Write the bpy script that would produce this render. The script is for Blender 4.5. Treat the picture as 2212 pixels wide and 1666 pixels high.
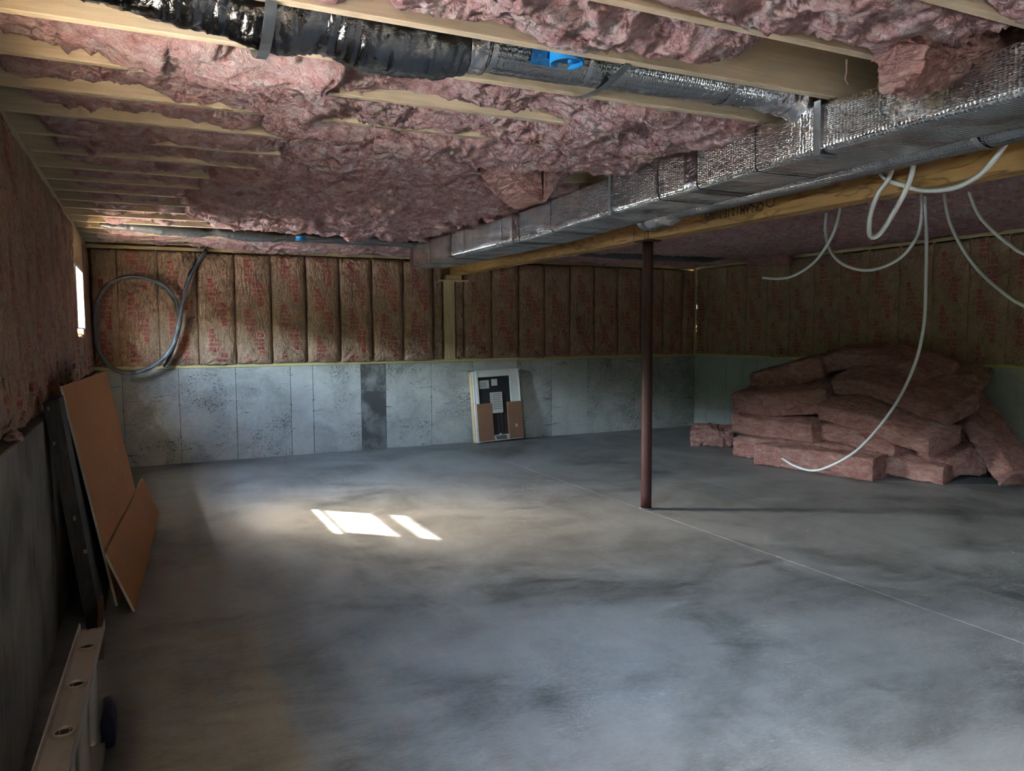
import bpy, math, random
import numpy as np
from mathutils import Matrix, Vector

# ------------------------------------------------------------------ scene, camera, light
for o in list(bpy.data.objects):
    bpy.data.objects.remove(o)
SC = bpy.context.scene
COL = SC.collection
SC.view_settings.view_transform = 'Standard'
SC.view_settings.look = 'None'
SC.view_settings.gamma = 1.0
SC.view_settings.use_curve_mapping = False
SC.view_settings.exposure = 3.08
SC.cycles.use_denoising = True
SC.cycles.caustics_reflective = False
SC.cycles.caustics_refractive = False
SC.cycles.sample_clamp_indirect = 6.0
SC.cycles.max_bounces = 7
SC.cycles.diffuse_bounces = 4
SC.cycles.glossy_bounces = 3
SC.cycles.use_adaptive_sampling = True
SC.cycles.adaptive_threshold = 0.07
SC.cycles.adaptive_min_samples = 16
SC.cycles.transparent_max_bounces = 12

YAW, PITCH, ROLL, FPX = 0.449407, 0.071647, -0.006309, 1654.1
fw = Vector((math.sin(YAW) * math.cos(PITCH), math.cos(YAW) * math.cos(PITCH), -math.sin(PITCH)))
rt = Vector((math.cos(YAW), -math.sin(YAW), 0))
up = rt.cross(fw)
r2 = rt * math.cos(ROLL) + up * math.sin(ROLL)
u2 = -rt * math.sin(ROLL) + up * math.cos(ROLL)
cd = bpy.data.cameras.new('camera')
cd.sensor_width = 36.0
cd.lens = 36.0 * FPX / 2212.0
cd.clip_start = 0.05
cam = bpy.data.objects.new('camera', cd)
m = Matrix((r2, u2, -fw)).transposed().to_4x4()
m.translation = (0, 0, 1.5026)
cam.matrix_world = m
COL.objects.link(cam)
SC.camera = cam

SUN_DIR = Vector((1.0, -0.90, -0.865)).normalized()
SKY_STRENGTH = 6.4
SUN_STRENGTH = 6.0
W = bpy.data.worlds.new('sky')
SC.world = W
W.use_nodes = True
wn = W.node_tree
for n in list(wn.nodes):
    wn.nodes.remove(n)
wo = wn.nodes.new('ShaderNodeOutputWorld')
wb = wn.nodes.new('ShaderNodeBackground')
ws = wn.nodes.new('ShaderNodeTexSky')
ws.sky_type = 'NISHITA'
ws.sun_disc = False
ws.sun_elevation = math.asin(-SUN_DIR.z)
ws.sun_rotation = math.atan2(-SUN_DIR.x, -SUN_DIR.y)
ws.dust_density = 1.0
wb.inputs['Strength'].default_value = SKY_STRENGTH
wt = wn.nodes.new('ShaderNodeMix')            # warm tint multiplied into the sky colour, standing in for white balance
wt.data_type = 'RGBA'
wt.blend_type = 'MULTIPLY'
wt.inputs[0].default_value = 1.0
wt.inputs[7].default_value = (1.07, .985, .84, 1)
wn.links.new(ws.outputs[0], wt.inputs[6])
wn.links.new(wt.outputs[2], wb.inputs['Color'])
wn.links.new(wb.outputs[0], wo.inputs['Surface'])

sd = bpy.data.lights.new('sun', 'SUN')
sd.energy = SUN_STRENGTH
sd.angle = math.radians(0.6)
sd.color = (1.0, 0.95, 0.86)
so = bpy.data.objects.new('sun', sd)
so.rotation_euler = SUN_DIR.to_track_quat('-Z', 'Y').to_euler()
so.location = (-8, 14, 8)
COL.objects.link(so)

# window openings: (wall, a0, a1, z0, z1); a runs along the wall
WINDOWS = [('left', 7.20, 8.10, 1.54, 2.08), ('left', 1.72, 2.67, 1.58, 2.14), ('left', -1.3, -.4, 1.58, 2.14)]  # the last two are unseen, added to light the near floor
XL, XR, YF, YB = -0.43, 7.74, 9.50, -2.60      # concrete faces
XS = -0.50                                     # inner face of the framed wall on the left
ZC, ZJ = 1.095, 2.465                          # top of concrete, underside of joists
GLASS_X = -0.475

for w_, a0, a1, z0, z1 in WINDOWS:             # sky portals, exactly as large as the openings
    ld = bpy.data.lights.new('window_portal', 'AREA')
    ld.shape = 'RECTANGLE'
    ld.size, ld.size_y = a1 - a0, z1 - z0
    ld.cycles.is_portal = True
    lo = bpy.data.objects.new('window_portal', ld)
    if w_ == 'left':
        lo.location = (-0.49, (a0 + a1) / 2, (z0 + z1) / 2)
        d = Vector((1, 0, 0))
    else:
        lo.location = ((a0 + a1) / 2, YB - 0.24, (z0 + z1) / 2)
        d = Vector((0, 1, 0))
    lo.rotation_euler = d.to_track_quat('-Z', 'Z').to_euler()
    COL.objects.link(lo)

# ------------------------------------------------------------------ helpers
rng = np.random.default_rng(7)
random.seed(7)


def hash3(ix, iy, iz, seed):
    h = (ix.astype(np.int64) * 374761393 + iy.astype(np.int64) * 668265263 + iz.astype(np.int64) * 2147483647 + seed * 1274126177) & 0xFFFFFFFF
    h = ((h ^ (h >> 13)) * 1274126177) & 0xFFFFFFFF
    h = (h ^ (h >> 16)) & 0xFFFFFFFF
    return h / 4294967295.0


def vnoise(P, f, seed=0):
    Q = np.asarray(P, float) * f + 1000.0
    I = np.floor(Q).astype(np.int64)
    F = Q - I
    F = F * F * (3 - 2 * F)
    r = 0
    for dx in (0, 1):
        wx = F[..., 0] if dx else 1 - F[..., 0]
        for dy in (0, 1):
            wy = F[..., 1] if dy else 1 - F[..., 1]
            for dz in (0, 1):
                wz = F[..., 2] if dz else 1 - F[..., 2]
                r = r + wx * wy * wz * hash3(I[..., 0] + dx, I[..., 1] + dy, I[..., 2] + dz, seed)
    return r


def fluff(P, seed, s=1.0, stretch=(1, 1, 1)):
    """Woolly height: warped ridged noise, about -1..1."""
    P = np.asarray(P) * np.array(stretch)
    w = np.stack([vnoise(P, 5 * s, seed + 11), vnoise(P, 5 * s, seed + 12), vnoise(P, 5 * s, seed + 13)], -1) - .5
    Q = P + w * 0.16 / s
    a = vnoise(Q, 6.5 * s, seed)
    b = 1 - np.abs(2 * vnoise(Q, 13 * s, seed + 1) - 1)
    c = 1 - np.abs(2 * vnoise(Q + w * .05, 30 * s, seed + 2) - 1)
    d = 1 - np.abs(2 * vnoise(Q, 62 * s, seed + 3) - 1)
    return (a - .5) * 2.2 + (b - .6) * 1.5 + (c - .6) * .9 + (d - .6) * .42


def build(name, V, Q=None, T=None, N=None, mats=(), mi=None, parent=None, smooth=True, origin=None):
    """One mesh object. Vertices in world space; the origin goes to the base of the mesh or, for a part, to its parent's origin."""
    V = np.asarray(V, float).reshape(-1, 3)
    if parent is not None:
        org = np.array(parent['_o'])
    elif origin is not None:
        org = np.array(origin, float)
    else:
        mn, mx = V.min(0), V.max(0)
        org = np.array([(mn[0] + mx[0]) / 2, (mn[1] + mx[1]) / 2, mn[2]])
    V = V - org
    me = bpy.data.meshes.new(name)
    starts, loops, n = [], [], 0
    for A in (Q, T):
        if A is None or len(A) == 0:
            continue
        A = np.asarray(A, np.int64)
        k = A.shape[1]
        starts.append(np.arange(len(A)) * k + n)
        loops.append(A.ravel())
        n += A.size
    for f in (N or []):
        starts.append(np.array([n]))
        loops.append(np.array(f))
        n += len(f)
    L = np.concatenate(loops).astype(np.int32)
    S = np.concatenate(starts).astype(np.int32)
    me.vertices.add(len(V))
    me.vertices.foreach_set('co', V.astype(np.float32).ravel())
    me.loops.add(len(L))
    me.loops.foreach_set('vertex_index', L)
    me.polygons.add(len(S))
    me.polygons.foreach_set('loop_start', S)
    if mi is not None:
        me.polygons.foreach_set('material_index', np.asarray(mi, np.int32))
    me.polygons.foreach_set('use_smooth', np.full(len(S), bool(smooth)))
    me.update(calc_edges=True)
    me.validate()
    if not isinstance(mats, (list, tuple)):
        mats = (mats,)
    for x in mats:
        me.materials.append(x)
    o = bpy.data.objects.new(name, me)
    COL.objects.link(o)
    o['_o'] = [float(v) for v in org]
    if parent is not None:
        o.parent = parent
    else:
        o.location = org
    return o


def tag(o, label=None, cat=None, group=None, kind=None):
    if label:
        o['label'] = label
    if cat:
        o['category'] = cat
    if group:
        o['group'] = group
    if kind:
        o['kind'] = kind
    return o


def empty(name, loc, label, cat, group=None, kind=None):
    o = bpy.data.objects.new(name, None)
    o.empty_display_size = .1
    o.location = loc
    o['_o'] = [float(v) for v in loc]
    COL.objects.link(o)
    return tag(o, label, cat, group, kind)


BOXF = [(0, 3, 2, 1), (4, 5, 6, 7), (0, 1, 5, 4), (1, 2, 6, 5), (2, 3, 7, 6), (3, 0, 4, 7)]


class MB:
    """Collects boxes and bars for ONE mesh."""

    def __init__(s):
        s.v, s.q, s.t, s.mi = [], [], [], []

    def hexa(s, P, mi=0):
        b = len(s.v)
        s.v += [tuple(p) for p in P]
        s.q += [tuple(b + i for i in f) for f in BOXF]
        s.mi += [mi] * 6
        return s

    def box(s, x0, x1, y0, y1, z0, z1, mi=0):
        return s.hexa([(x0, y0, z0), (x1, y0, z0), (x1, y1, z0), (x0, y1, z0), (x0, y0, z1), (x1, y0, z1), (x1, y1, z1), (x0, y1, z1)], mi)

    def bbox(s, x0, x1, y0, y1, z0, z1, c=.003, mi=0):
        """Box with chamfered edges."""
        b = len(s.v)
        X, Y, Z = (x0, x1), (y0, y1), (z0, z1)
        idx = {}
        for i in (0, 1):
            for j in (0, 1):
                for k in (0, 1):
                    p = [X[i], Y[j], Z[k]]
                    ins = [(1 - 2 * i) * c, (1 - 2 * j) * c, (1 - 2 * k) * c]
                    for a in range(3):
                        q = [p[n] + (ins[n] if n != a else 0) for n in range(3)]
                        idx[(i, j, k, a)] = len(s.v)
                        s.v.append(tuple(q))
        F = []
        for a in range(3):
            o = [n for n in range(3) if n != a]
            for e in (0, 1):
                f = []
                for (u, v) in ((0, 0), (1, 0), (1, 1), (0, 1)):
                    ijk = [0, 0, 0]
                    ijk[a] = e
                    ijk[o[0]], ijk[o[1]] = u, v
                    f.append(idx[(*ijk, a)])
                F.append(f)
        for a in range(3):
            o = [n for n in range(3) if n != a]
            for u in (0, 1):
                for v in (0, 1):
                    A, B = [0, 0, 0], [0, 0, 0]
                    A[o[0]], A[o[1]], A[a] = u, v, 0
                    B[o[0]], B[o[1]], B[a] = u, v, 1
                    F.append([idx[(*A, o[0])], idx[(*B, o[0])], idx[(*B, o[1])], idx[(*A, o[1])]])
        cen = np.array([(x0 + x1) / 2, (y0 + y1) / 2, (z0 + z1) / 2])

        def orient(f):
            p = [np.array(s.v[q]) for q in f]
            nn = np.cross(p[1] - p[0], p[2] - p[0])
            return f if np.dot(nn, sum(p) / len(p) - cen) > 0 else f[::-1]
        s.q += [tuple(orient(f)) for f in F]
        s.mi += [mi] * len(F)
        for i in (0, 1):
            for j in (0, 1):
                for k in (0, 1):
                    s.t.append(tuple(orient([idx[(i, j, k, 0)], idx[(i, j, k, 1)], idx[(i, j, k, 2)]])))
        return s

    def xform(s, fn):
        s.v = [tuple(fn(p)) for p in s.v]
        return s

    def build(s, name, mats, parent=None, smooth=False, **k):
        mi = (s.mi + [0] * len(s.t)) if any(s.mi) else None
        return build(name, s.v, np.array(s.q), np.array(s.t) if s.t else None, None, mats, mi, parent, smooth, **k)


def gridq(nu, nv, wrap=False, off=0):
    i = np.arange(nu - 1)[:, None]
    j = np.arange(nv if wrap else nv - 1)[None, :]
    j2 = (j + 1) % nv
    a = i * nv + j
    b = i * nv + j2
    return np.stack([a, b, b + nv, a + nv], -1).reshape(-1, 4) + off


def catmull(P, n):
    P = np.asarray(P, float)
    if len(P) == 2:
        t = np.linspace(0, 1, n)[:, None]
        return P[0] * (1 - t) + P[1] * t
    Q = np.vstack([2 * P[0] - P[1], P, 2 * P[-1] - P[-2]])
    out = []
    m_ = 24
    for i in range(len(P) - 1):
        p0, p1, p2, p3 = Q[i:i + 4]
        for t in np.linspace(0, 1, m_, endpoint=False):
            out.append(.5 * ((2 * p1) + (-p0 + p2) * t + (2 * p0 - 5 * p1 + 4 * p2 - p3) * t * t + (-p0 + 3 * p1 - 3 * p2 + p3) * t ** 3))
    out.append(P[-1])
    out = np.array(out)
    s = np.r_[0, np.cumsum(np.linalg.norm(np.diff(out, axis=0), axis=1))]
    q = np.linspace(0, s[-1], n)
    return np.stack([np.interp(q, s, out[:, k]) for k in range(3)], -1)


def nrm(v):
    return v / np.maximum(np.linalg.norm(v, axis=-1, keepdims=True), 1e-9)


def tube_data(path, r, n=None, ns=10, jitter=None, caps=True):
    """Round sweep with parallel-transport frames. r: number or array along the path."""
    P = catmull(path, n or max(12, len(path) * 8))
    n = len(P)
    R = np.broadcast_to(np.interp(np.linspace(0, 1, n), np.linspace(0, 1, np.size(r)), np.atleast_1d(r)), (n,))
    T = nrm(np.gradient(P, axis=0))
    a = np.array([0, 0, 1.0]) if abs(T[0][2]) < .9 else np.array([1.0, 0, 0])
    U = [nrm(a - T[0] * (a @ T[0]))]
    for i in range(1, n):
        u = U[-1] - T[i] * (U[-1] @ T[i])
        U.append(nrm(u))
    U = np.array(U)
    B = np.cross(T, U)
    ph = np.linspace(0, 2 * np.pi, ns, endpoint=False)
    D = np.cos(ph)[None, :, None] * U[:, None] + np.sin(ph)[None, :, None] * B[:, None]
    V = P[:, None] + D * R[:, None, None]
    if jitter is not None:
        V = V + D * jitter(V, np.linspace(0, 1, n)[:, None], ph[None, :])[..., None]
    q = gridq(n, ns, True)
    q = q[:, ::-1]
    N = [list(range(ns)), list(range((n - 1) * ns, n * ns))[::-1]] if caps else []
    return V.reshape(-1, 3), q, N


def tube(name, path, r, mat, parent=None, **k):
    V, q, N = tube_data(path, r, **k)
    return build(name, V, q, None, N, mat, None, parent, True)


def soft_slab(name, path, width, thick, side, mat, seed=0, step=.022, amp=.02, e=.3, parent=None, taper=0.0, cap_depth=.01, twist=0.0, fs=1.0, stretch=(1, 1, 1)):
    """A bent block of wool: superelliptic section swept along a path, with woolly relief."""
    L = np.linalg.norm(np.diff(np.asarray(path, float), axis=0), axis=1).sum()
    n = max(8, int(L / step))
    nr = max(20, int(2 * (width + thick) / step))
    P = catmull(path, n)
    T = nrm(np.gradient(P, axis=0))
    sd_ = np.asarray(side, float)
    Wd = nrm(sd_[None] - T * (T @ sd_)[:, None])
    Nn = np.cross(T, Wd)
    if twist:
        a = np.linspace(-twist / 2, twist / 2, n)[:, None]
        Wd, Nn = Wd * np.cos(a) + Nn * np.sin(a), -Wd * np.sin(a) + Nn * np.cos(a)
    # even sampling of the superellipse
    ph = np.linspace(0, 2 * np.pi, 720)
    c, s_ = np.cos(ph), np.sin(ph)
    cx = np.sign(c) * np.abs(c) ** e * width / 2
    cy = np.sign(s_) * np.abs(s_) ** e * thick / 2
    arc = np.r_[0, np.cumsum(np.hypot(np.diff(cx), np.diff(cy)))]
    q = np.linspace(0, arc[-1], nr, endpoint=False)
    cx, cy = np.interp(q, arc, cx), np.interp(q, arc, cy)
    tp = 1 - taper * np.abs(np.linspace(-1, 1, n)) ** 3
    V = P[:, None] + (cx[None, :, None] * Wd[:, None] + cy[None, :, None] * Nn[:, None]) * tp[:, None, None]
    tx, ty = np.gradient(np.r_[cx[-1], cx, cx[0]])[1:-1], np.gradient(np.r_[cy[-1], cy, cy[0]])[1:-1]
    nn = nrm(np.stack([ty, -tx], -1))
    D = nn[None, :, 0, None] * Wd[:, None] + nn[None, :, 1, None] * Nn[:, None]
    V = V + D * (fluff(V, seed, fs, stretch) * amp)[..., None]
    rings = [V]
    for end in (0, 1):
        base = V[0] if end == 0 else V[-1]
        cen = base.mean(0)
        t = -T[0] if end == 0 else T[-1]
        rr = []
        for k in (.93, .75, .5, .25, .04):
            ring = cen + (base - cen) * k
            ring = ring + t * (cap_depth * (1 - k) + fluff(ring, seed + 5, fs * 1.5, stretch)[:, None] * amp * .6 * (1 - k ** 6))
            rr.append(ring)
        rings.append(np.array(rr))
    allr = np.concatenate([rings[1][::-1], V, rings[2]])
    m_ = len(allr)
    Q = gridq(m_, nr, True)
    NG = [list(range(nr))[::-1], list(range((m_ - 1) * nr, m_ * nr))]
    return build(name, allr.reshape(-1, 3), Q, None, NG, mat, None, parent, True)


# ------------------------------------------------------------------ materials
class NT:
    def __init__(s, name):
        s.m = bpy.data.materials.new(name)
        s.m.use_nodes = True
        s.t = s.m.node_tree
        s.b = s.t.nodes['Principled BSDF']
        s.out = s.t.nodes['Material Output']

    def n(s, typ, **kw):
        x = s.t.nodes.new(typ)
        for k, v in kw.items():
            if hasattr(x, k):
                setattr(x, k, v)
            else:
                x.inputs[k].default_value = v
        return x

    def l(s, a, b):
        s.t.links.new(a, b)

    def coord(s, scale=(1, 1, 1), rot=(0, 0, 0), vary=False):
        c = s.n('ShaderNodeTexCoord')
        v = c.outputs['Object']
        if vary:
            oi = s.n('ShaderNodeObjectInfo')
            mu = s.n('ShaderNodeMath', operation='MULTIPLY')
            mu.inputs[1].default_value = 37.0
            s.l(oi.outputs['Random'], mu.inputs[0])
            ad = s.n('ShaderNodeVectorMath', operation='ADD')
            s.l(v, ad.inputs[0])
            s.l(mu.outputs[0], ad.inputs[1])
            v = ad.outputs[0]
        mp = s.n('ShaderNodeMapping')
        mp.inputs['Scale'].default_value = scale
        mp.inputs['Rotation'].default_value = rot
        s.l(v, mp.inputs['Vector'])
        return mp.outputs[0]

    def noise(s, co, scale, detail=4, rough=.55, dist=0.0):
        x = s.n('ShaderNodeTexNoise')
        x.inputs['Scale'].default_value = scale
        x.inputs['Detail'].default_value = detail
        x.inputs['Roughness'].default_value = rough
        x.inputs['Distortion'].default_value = dist
        s.l(co, x.inputs['Vector'])
        return x.outputs[0]

    def ramp(s, fac, stops, interp='LINEAR'):
        x = s.n('ShaderNodeValToRGB')
        x.color_ramp.interpolation = interp
        e = x.color_ramp.elements
        while len(e) > 1:
            e.remove(e[-1])
        e[0].position = stops[0][0]
        e[0].color = (*stops[0][1], 1) if len(stops[0][1]) == 3 else stops[0][1]
        for p, c in stops[1:]:
            k = e.new(p)
            k.color = (*c, 1) if len(c) == 3 else c
        s.l(fac, x.inputs[0])
        return x.outputs[0]

    def gray(s, fac, a, b, va=0.0, vb=1.0):
        x = s.n('ShaderNodeMapRange')
        x.inputs[1].default_value = a
        x.inputs[2].default_value = b
        x.inputs[3].default_value = va
        x.inputs[4].default_value = vb
        s.l(fac, x.inputs[0])
        return x.outputs[0]

    def mix(s, a, b, fac, typ='MIX'):
        x = s.n('ShaderNodeMix', data_type='RGBA', blend_type=typ)
        for v, i in ((a, 6), (b, 7), (fac, 0)):
            if hasattr(v, 'is_linked') or hasattr(v, 'links'):
                s.l(v, x.inputs[i])
            elif i == 0:
                x.inputs[0].default_value = v
            else:
                x.inputs[i].default_value = (*v, 1)
        return x.outputs[2]

    def math(s, op, a, b=None):
        x = s.n('ShaderNodeMath', operation=op)
        for v, i in ((a, 0), (b, 1)):
            if v is None:
                continue
            if hasattr(v, 'links'):
                s.l(v, x.inputs[i])
            else:
                x.inputs[i].default_value = v
        return x.outputs[0]

    def bump(s, h, strength=.4, dist=.01, prev=None):
        x = s.n('ShaderNodeBump')
        x.inputs['Strength'].default_value = strength
        x.inputs['Distance'].default_value = dist
        s.l(h, x.inputs['Height'])
        if prev is not None:
            s.l(prev, x.inputs['Normal'])
        return x.outputs[0]

    def fin(s, color=None, rough=None, metal=None, normal=None, spec=None):
        for v, k in ((color, 'Base Color'), (rough, 'Roughness'), (metal, 'Metallic'), (normal, 'Normal'), (spec, 'Specular IOR Level')):
            if v is None:
                continue
            if hasattr(v, 'links'):
                s.l(v, s.b.inputs[k])
            elif k == 'Base Color':
                s.b.inputs[k].default_value = (*v, 1)
            else:
                s.b.inputs[k].default_value = v
        return s.m


def plain(name, color, rough=.6, metal=0.0, var=.12, scale=20, bump=.15, spec=.5):
    t = NT(name)
    co = t.coord(vary=True)
    n = t.noise(co, scale, 5)
    c = t.mix(tuple(v * (1 - var) for v in color), tuple(min(1, v * (1 + var)) for v in color), n)
    return t.fin(c, rough, metal, t.bump(n, bump, .004) if bump else None, spec)


def pink_mat(name, a, b, c, grain=(1, 1, 1), rot=(0, 0, 0)):
    t = NT(name)
    co = t.coord(grain, rot, vary=True)
    big = t.noise(co, 8, 3, .6, 1.2)
    fine = t.noise(co, 46, 4, .68, .8)
    f = t.math('ADD', t.math('MULTIPLY', big, .6), t.math('MULTIPLY', fine, .4))
    col = t.ramp(f, [(.34, a), (.5, b), (.66, c)])
    h = t.noise(co, 22, 7, .74, 1.5)
    return t.fin(col, .95, 0, t.bump(h, 1.0, .042), .1)


M = {}
M['pink'] = pink_mat('pink_fiberglass', (.56, .255, .265), (.79, .50, .50), (.92, .81, .80), (1, 1.5, 1))
M['pink_cut'] = pink_mat('pink_fiberglass_cut', (.52, .23, .215), (.70, .40, .36), (.80, .56, .51), (1, .35, 1.4))
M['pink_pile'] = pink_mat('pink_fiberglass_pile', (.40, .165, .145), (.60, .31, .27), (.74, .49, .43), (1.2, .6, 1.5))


def wood_mat(name, c1, c2, axis=0, knots=True, rough=.65, scale=1.0):
    t = NT(name)
    s = [16 * scale] * 3
    s[axis] = 1.0 * scale
    co = t.coord(tuple(s), vary=True)
    n = t.noise(co, 2.2, 6, .6, .6)
    n2 = t.noise(co, 9, 4, .6, .3)
    f = t.math('ADD', t.math('MULTIPLY', n, .7), t.math('MULTIPLY', n2, .3))
    col = t.ramp(f, [(.32, c1), (.52, tuple((a + b) / 2 for a, b in zip(c1, c2))), (.68, c2)])
    if knots:
        s2 = [3.2] * 3
        s2[axis] = 1.5
        v = t.n('ShaderNodeTexVoronoi')
        v.inputs['Scale'].default_value = 1.0
        t.l(t.coord(tuple(s2), vary=True), v.inputs['Vector'])
        k = t.gray(v.outputs['Distance'], .035, .075, 1, 0)
        col = t.mix(col, tuple(x * .28 for x in c1), k)
    return t.fin(col, rough, 0, t.bump(f, .25, .003), .3)


M['joist'] = wood_mat('joist_spruce', (.50, .385, .26), (.70, .58, .43), 0)
M['stud'] = wood_mat('stud_spruce', (.50, .36, .21), (.70, .55, .36), 2)
M['plate'] = wood_mat('plate_spruce', (.48, .37, .20), (.66, .55, .35), 0)
M['plate_y'] = wood_mat('plate_spruce_y', (.48, .37, .20), (.66, .55, .35), 1)
M['sill'] = wood_mat('treated_sill', (.45, .38, .16), (.66, .58, .30), 0, False)
M['sill_y'] = wood_mat('treated_sill_y', (.45, .38, .16), (.66, .58, .30), 1, False)
M['osb'] = plain('sheathing_board', (.46, .32, .18), .8, 0, .35, 45, .3)
M['dark_wood'] = wood_mat('dark_weathered_wood', (.012, .012, .014), (.075, .07, .075), 2, False, .7)
M['brown_wood'] = wood_mat('brown_offcut', (.10, .055, .03), (.20, .12, .07), 1, False, .7)

t = NT('laminated_beam')                       # rotary veneer: long closed rings
co = t.coord((2.2, .9, 4.5))
n = t.noise(co, 1.5, 3, .5, .5)
w_ = t.math('FRACT', t.math('MULTIPLY', n, 9.0))
ring = t.ramp(w_, [(.0, (.46, .27, .10)), (.68, (.41, .23, .08)), (.86, (.20, .095, .03)), (1.0, (.40, .22, .075))])
n2 = t.noise(t.coord((30, 1.5, 30)), 3, 4)
col = t.mix(ring, (.50, .33, .14), t.gray(n2, .4, .75, 0, .6))
M['lvl'] = t.fin(col, .5, 0, t.bump(n2, .15, .002), .4)

t = NT('concrete_slab')
co = t.coord()
n1 = t.noise(co, .95, 4, .62, 1.0)
n2 = t.noise(t.coord((1, 2.0, 1), (0, 0, .5)), 2.4, 6, .68, 1.6)
n3 = t.noise(t.coord((1, 4, 1), (0, 0, .25)), 26, 5, .72, .8)
n4 = t.noise(t.coord((5, .7, 1), (0, 0, .35)), 1.2, 3, .6, .6)
f = t.math('ADD', t.math('ADD', t.math('MULTIPLY', n1, .44), t.math('MULTIPLY', n2, .24)), t.math('ADD', t.math('MULTIPLY', n3, .22), t.math('MULTIPLY', n4, .10)))
col = t.ramp(f, [(.39, (.088, .091, .088)), (.455, (.165, .171, .166)), (.52, (.235, .243, .237)), (.60, (.29, .298, .29)), (.68, (.37, .375, .365))])
st = t.gray(t.noise(co, 1.7, 6, .7, 2.5), .64, .72, 0, .55)
col = t.mix(col, (.40, .36, .29), st)
sp = t.n('ShaderNodeTexVoronoi')
sp.inputs['Scale'].default_value = 5.0
t.l(co, sp.inputs['Vector'])
col = t.mix(col, (.62, .60, .56), t.gray(sp.outputs['Distance'], .012, .025, .8, 0))
M['floor'] = t.fin(col, t.gray(n2, .3, .7, .40, .62), 0, t.bump(t.math('ADD', n2, t.math('MULTIPLY', n3, .5)), .22, .006), .45)
M['joint'] = plain('joint_filler', (.62, .60, .56), .9, 0, .1)


def concrete_wall(name, lo, hi, holes=1.0, dark=0.0):
    t = NT(name)
    co = t.coord()
    n1 = t.noise(co, 2.2, 4, .6, .8)
    n2 = t.noise(co, 24, 3, .62)
    f = t.math('ADD', t.math('MULTIPLY', n1, .7), t.math('MULTIPLY', n2, .3))
    col = t.ramp(f, [(.34, lo), (.62, hi)])
    # bug holes: small pits gathered in clusters
    wob = t.n('ShaderNodeVectorMath', operation='MULTIPLY_ADD')
    nz = t.n('ShaderNodeTexNoise')
    nz.inputs['Scale'].default_value = 30
    t.l(co, nz.inputs['Vector'])
    t.l(nz.outputs['Color'], wob.inputs[0])
    wob.inputs[1].default_value = (.035, .035, .035)
    t.l(co, wob.inputs[2])
    v = t.n('ShaderNodeTexVoronoi')
    v.inputs['Scale'].default_value = 60
    mpv = t.n('ShaderNodeMapping')
    mpv.inputs['Scale'].default_value = (.7, .7, 1.3)
    t.l(wob.outputs[0], mpv.inputs['Vector'])
    t.l(mpv.outputs[0], v.inputs['Vector'])
    clus = t.gray(t.noise(co, 3.4, 4, .6), .40, .62, 0.0, .36 * holes)
    pit = t.math('GREATER_THAN', clus, v.outputs['Distance'])
    v2 = t.n('ShaderNodeTexVoronoi')
    v2.inputs['Scale'].default_value = 27
    t.l(mpv.outputs[0], v2.inputs['Vector'])
    pit2 = t.math('GREATER_THAN', t.math('MULTIPLY', clus, .75), v2.outputs['Distance'])
    pits = t.math('MAXIMUM', pit, pit2)
    col = t.mix(col, tuple(x * .42 for x in lo), t.math('MULTIPLY', pits, .8))
    # honeycombed streak bands
    band = t.noise(t.coord((1.3, 1.3, 9)), 2.0, 5, .75, .5)
    col = t.mix(col, tuple(x * .3 for x in lo), t.gray(band, .62, .67, 0, .85))
    if dark:
        col = t.mix(col, (.05, .05, .052), t.gray(t.noise(co, 3.2, 5, .65), .36, .52, .1, dark))
    h = t.math('SUBTRACT', t.math('MULTIPLY', n2, .4), pits)
    return t.fin(col, .8, 0, t.bump(h, .6, .005), .3)


M['conc'] = concrete_wall('concrete_wall', (.25, .262, .255), (.47, .485, .47))
M['conc_smooth'] = concrete_wall('concrete_wall_smooth', (.33, .345, .34), (.47, .485, .475), .45)
M['conc_dark'] = concrete_wall('concrete_wall_dark', (.17, .175, .17), (.30, .305, .30), .6, .88)
t = NT('board_formed_concrete')
co = t.coord()
n1 = t.noise(co, 2.0, 4, .6, .6)
g = t.noise(t.coord((16, 16, 1.0)), 1.6, 5, .7, 1.2)
f = t.math('ADD', t.math('MULTIPLY', n1, .6), t.math('MULTIPLY', g, .4))
col = t.ramp(f, [(.36, (.12, .115, .105)), (.5, (.25, .245, .23)), (.66, (.34, .335, .32))])
M['conc_board'] = t.fin(col, .85, 0, t.bump(g, .5, .006), .25)
M['conc_joint'] = plain('concrete_joint', (.13, .13, .125), .9, 0, .2)

t = NT('kraft_paper')
co = t.coord(vary=True)
n1 = t.noise(co, 7, 5, .6)
n2 = t.noise(t.coord((1, 1, .55), vary=True), 100, 2, .7, .6)
f = t.math('ADD', t.math('MULTIPLY', n1, .4), t.math('MULTIPLY', n2, .6))
col = t.ramp(f, [(.36, (.155, .094, .064)), (.47, (.32, .201, .137)), (.64, (.44, .297, .21))])
wr = t.noise(t.coord((1, 1, .4), (0, .55, 0), vary=True), 12, 3, .6, 1.5)
wr2 = t.noise(t.coord((1, 1, .4), (0, -.6, 0), vary=True), 20, 2, .6, 1.2)
M['kraft'] = t.fin(col, .62, 0, t.bump(t.math('ADD', t.math('ADD', wr, t.math('MULTIPLY', wr2, .5)), t.math('MULTIPLY', n2, .08)), .8, .03), .35)
M['ink'] = plain('red_ink', (.33, .045, .05), .6, 0, .35, 90, 0)
M['ink_dark'] = plain('black_ink', (.06, .04, .03), .7, 0, .1, 40, 0)


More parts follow.
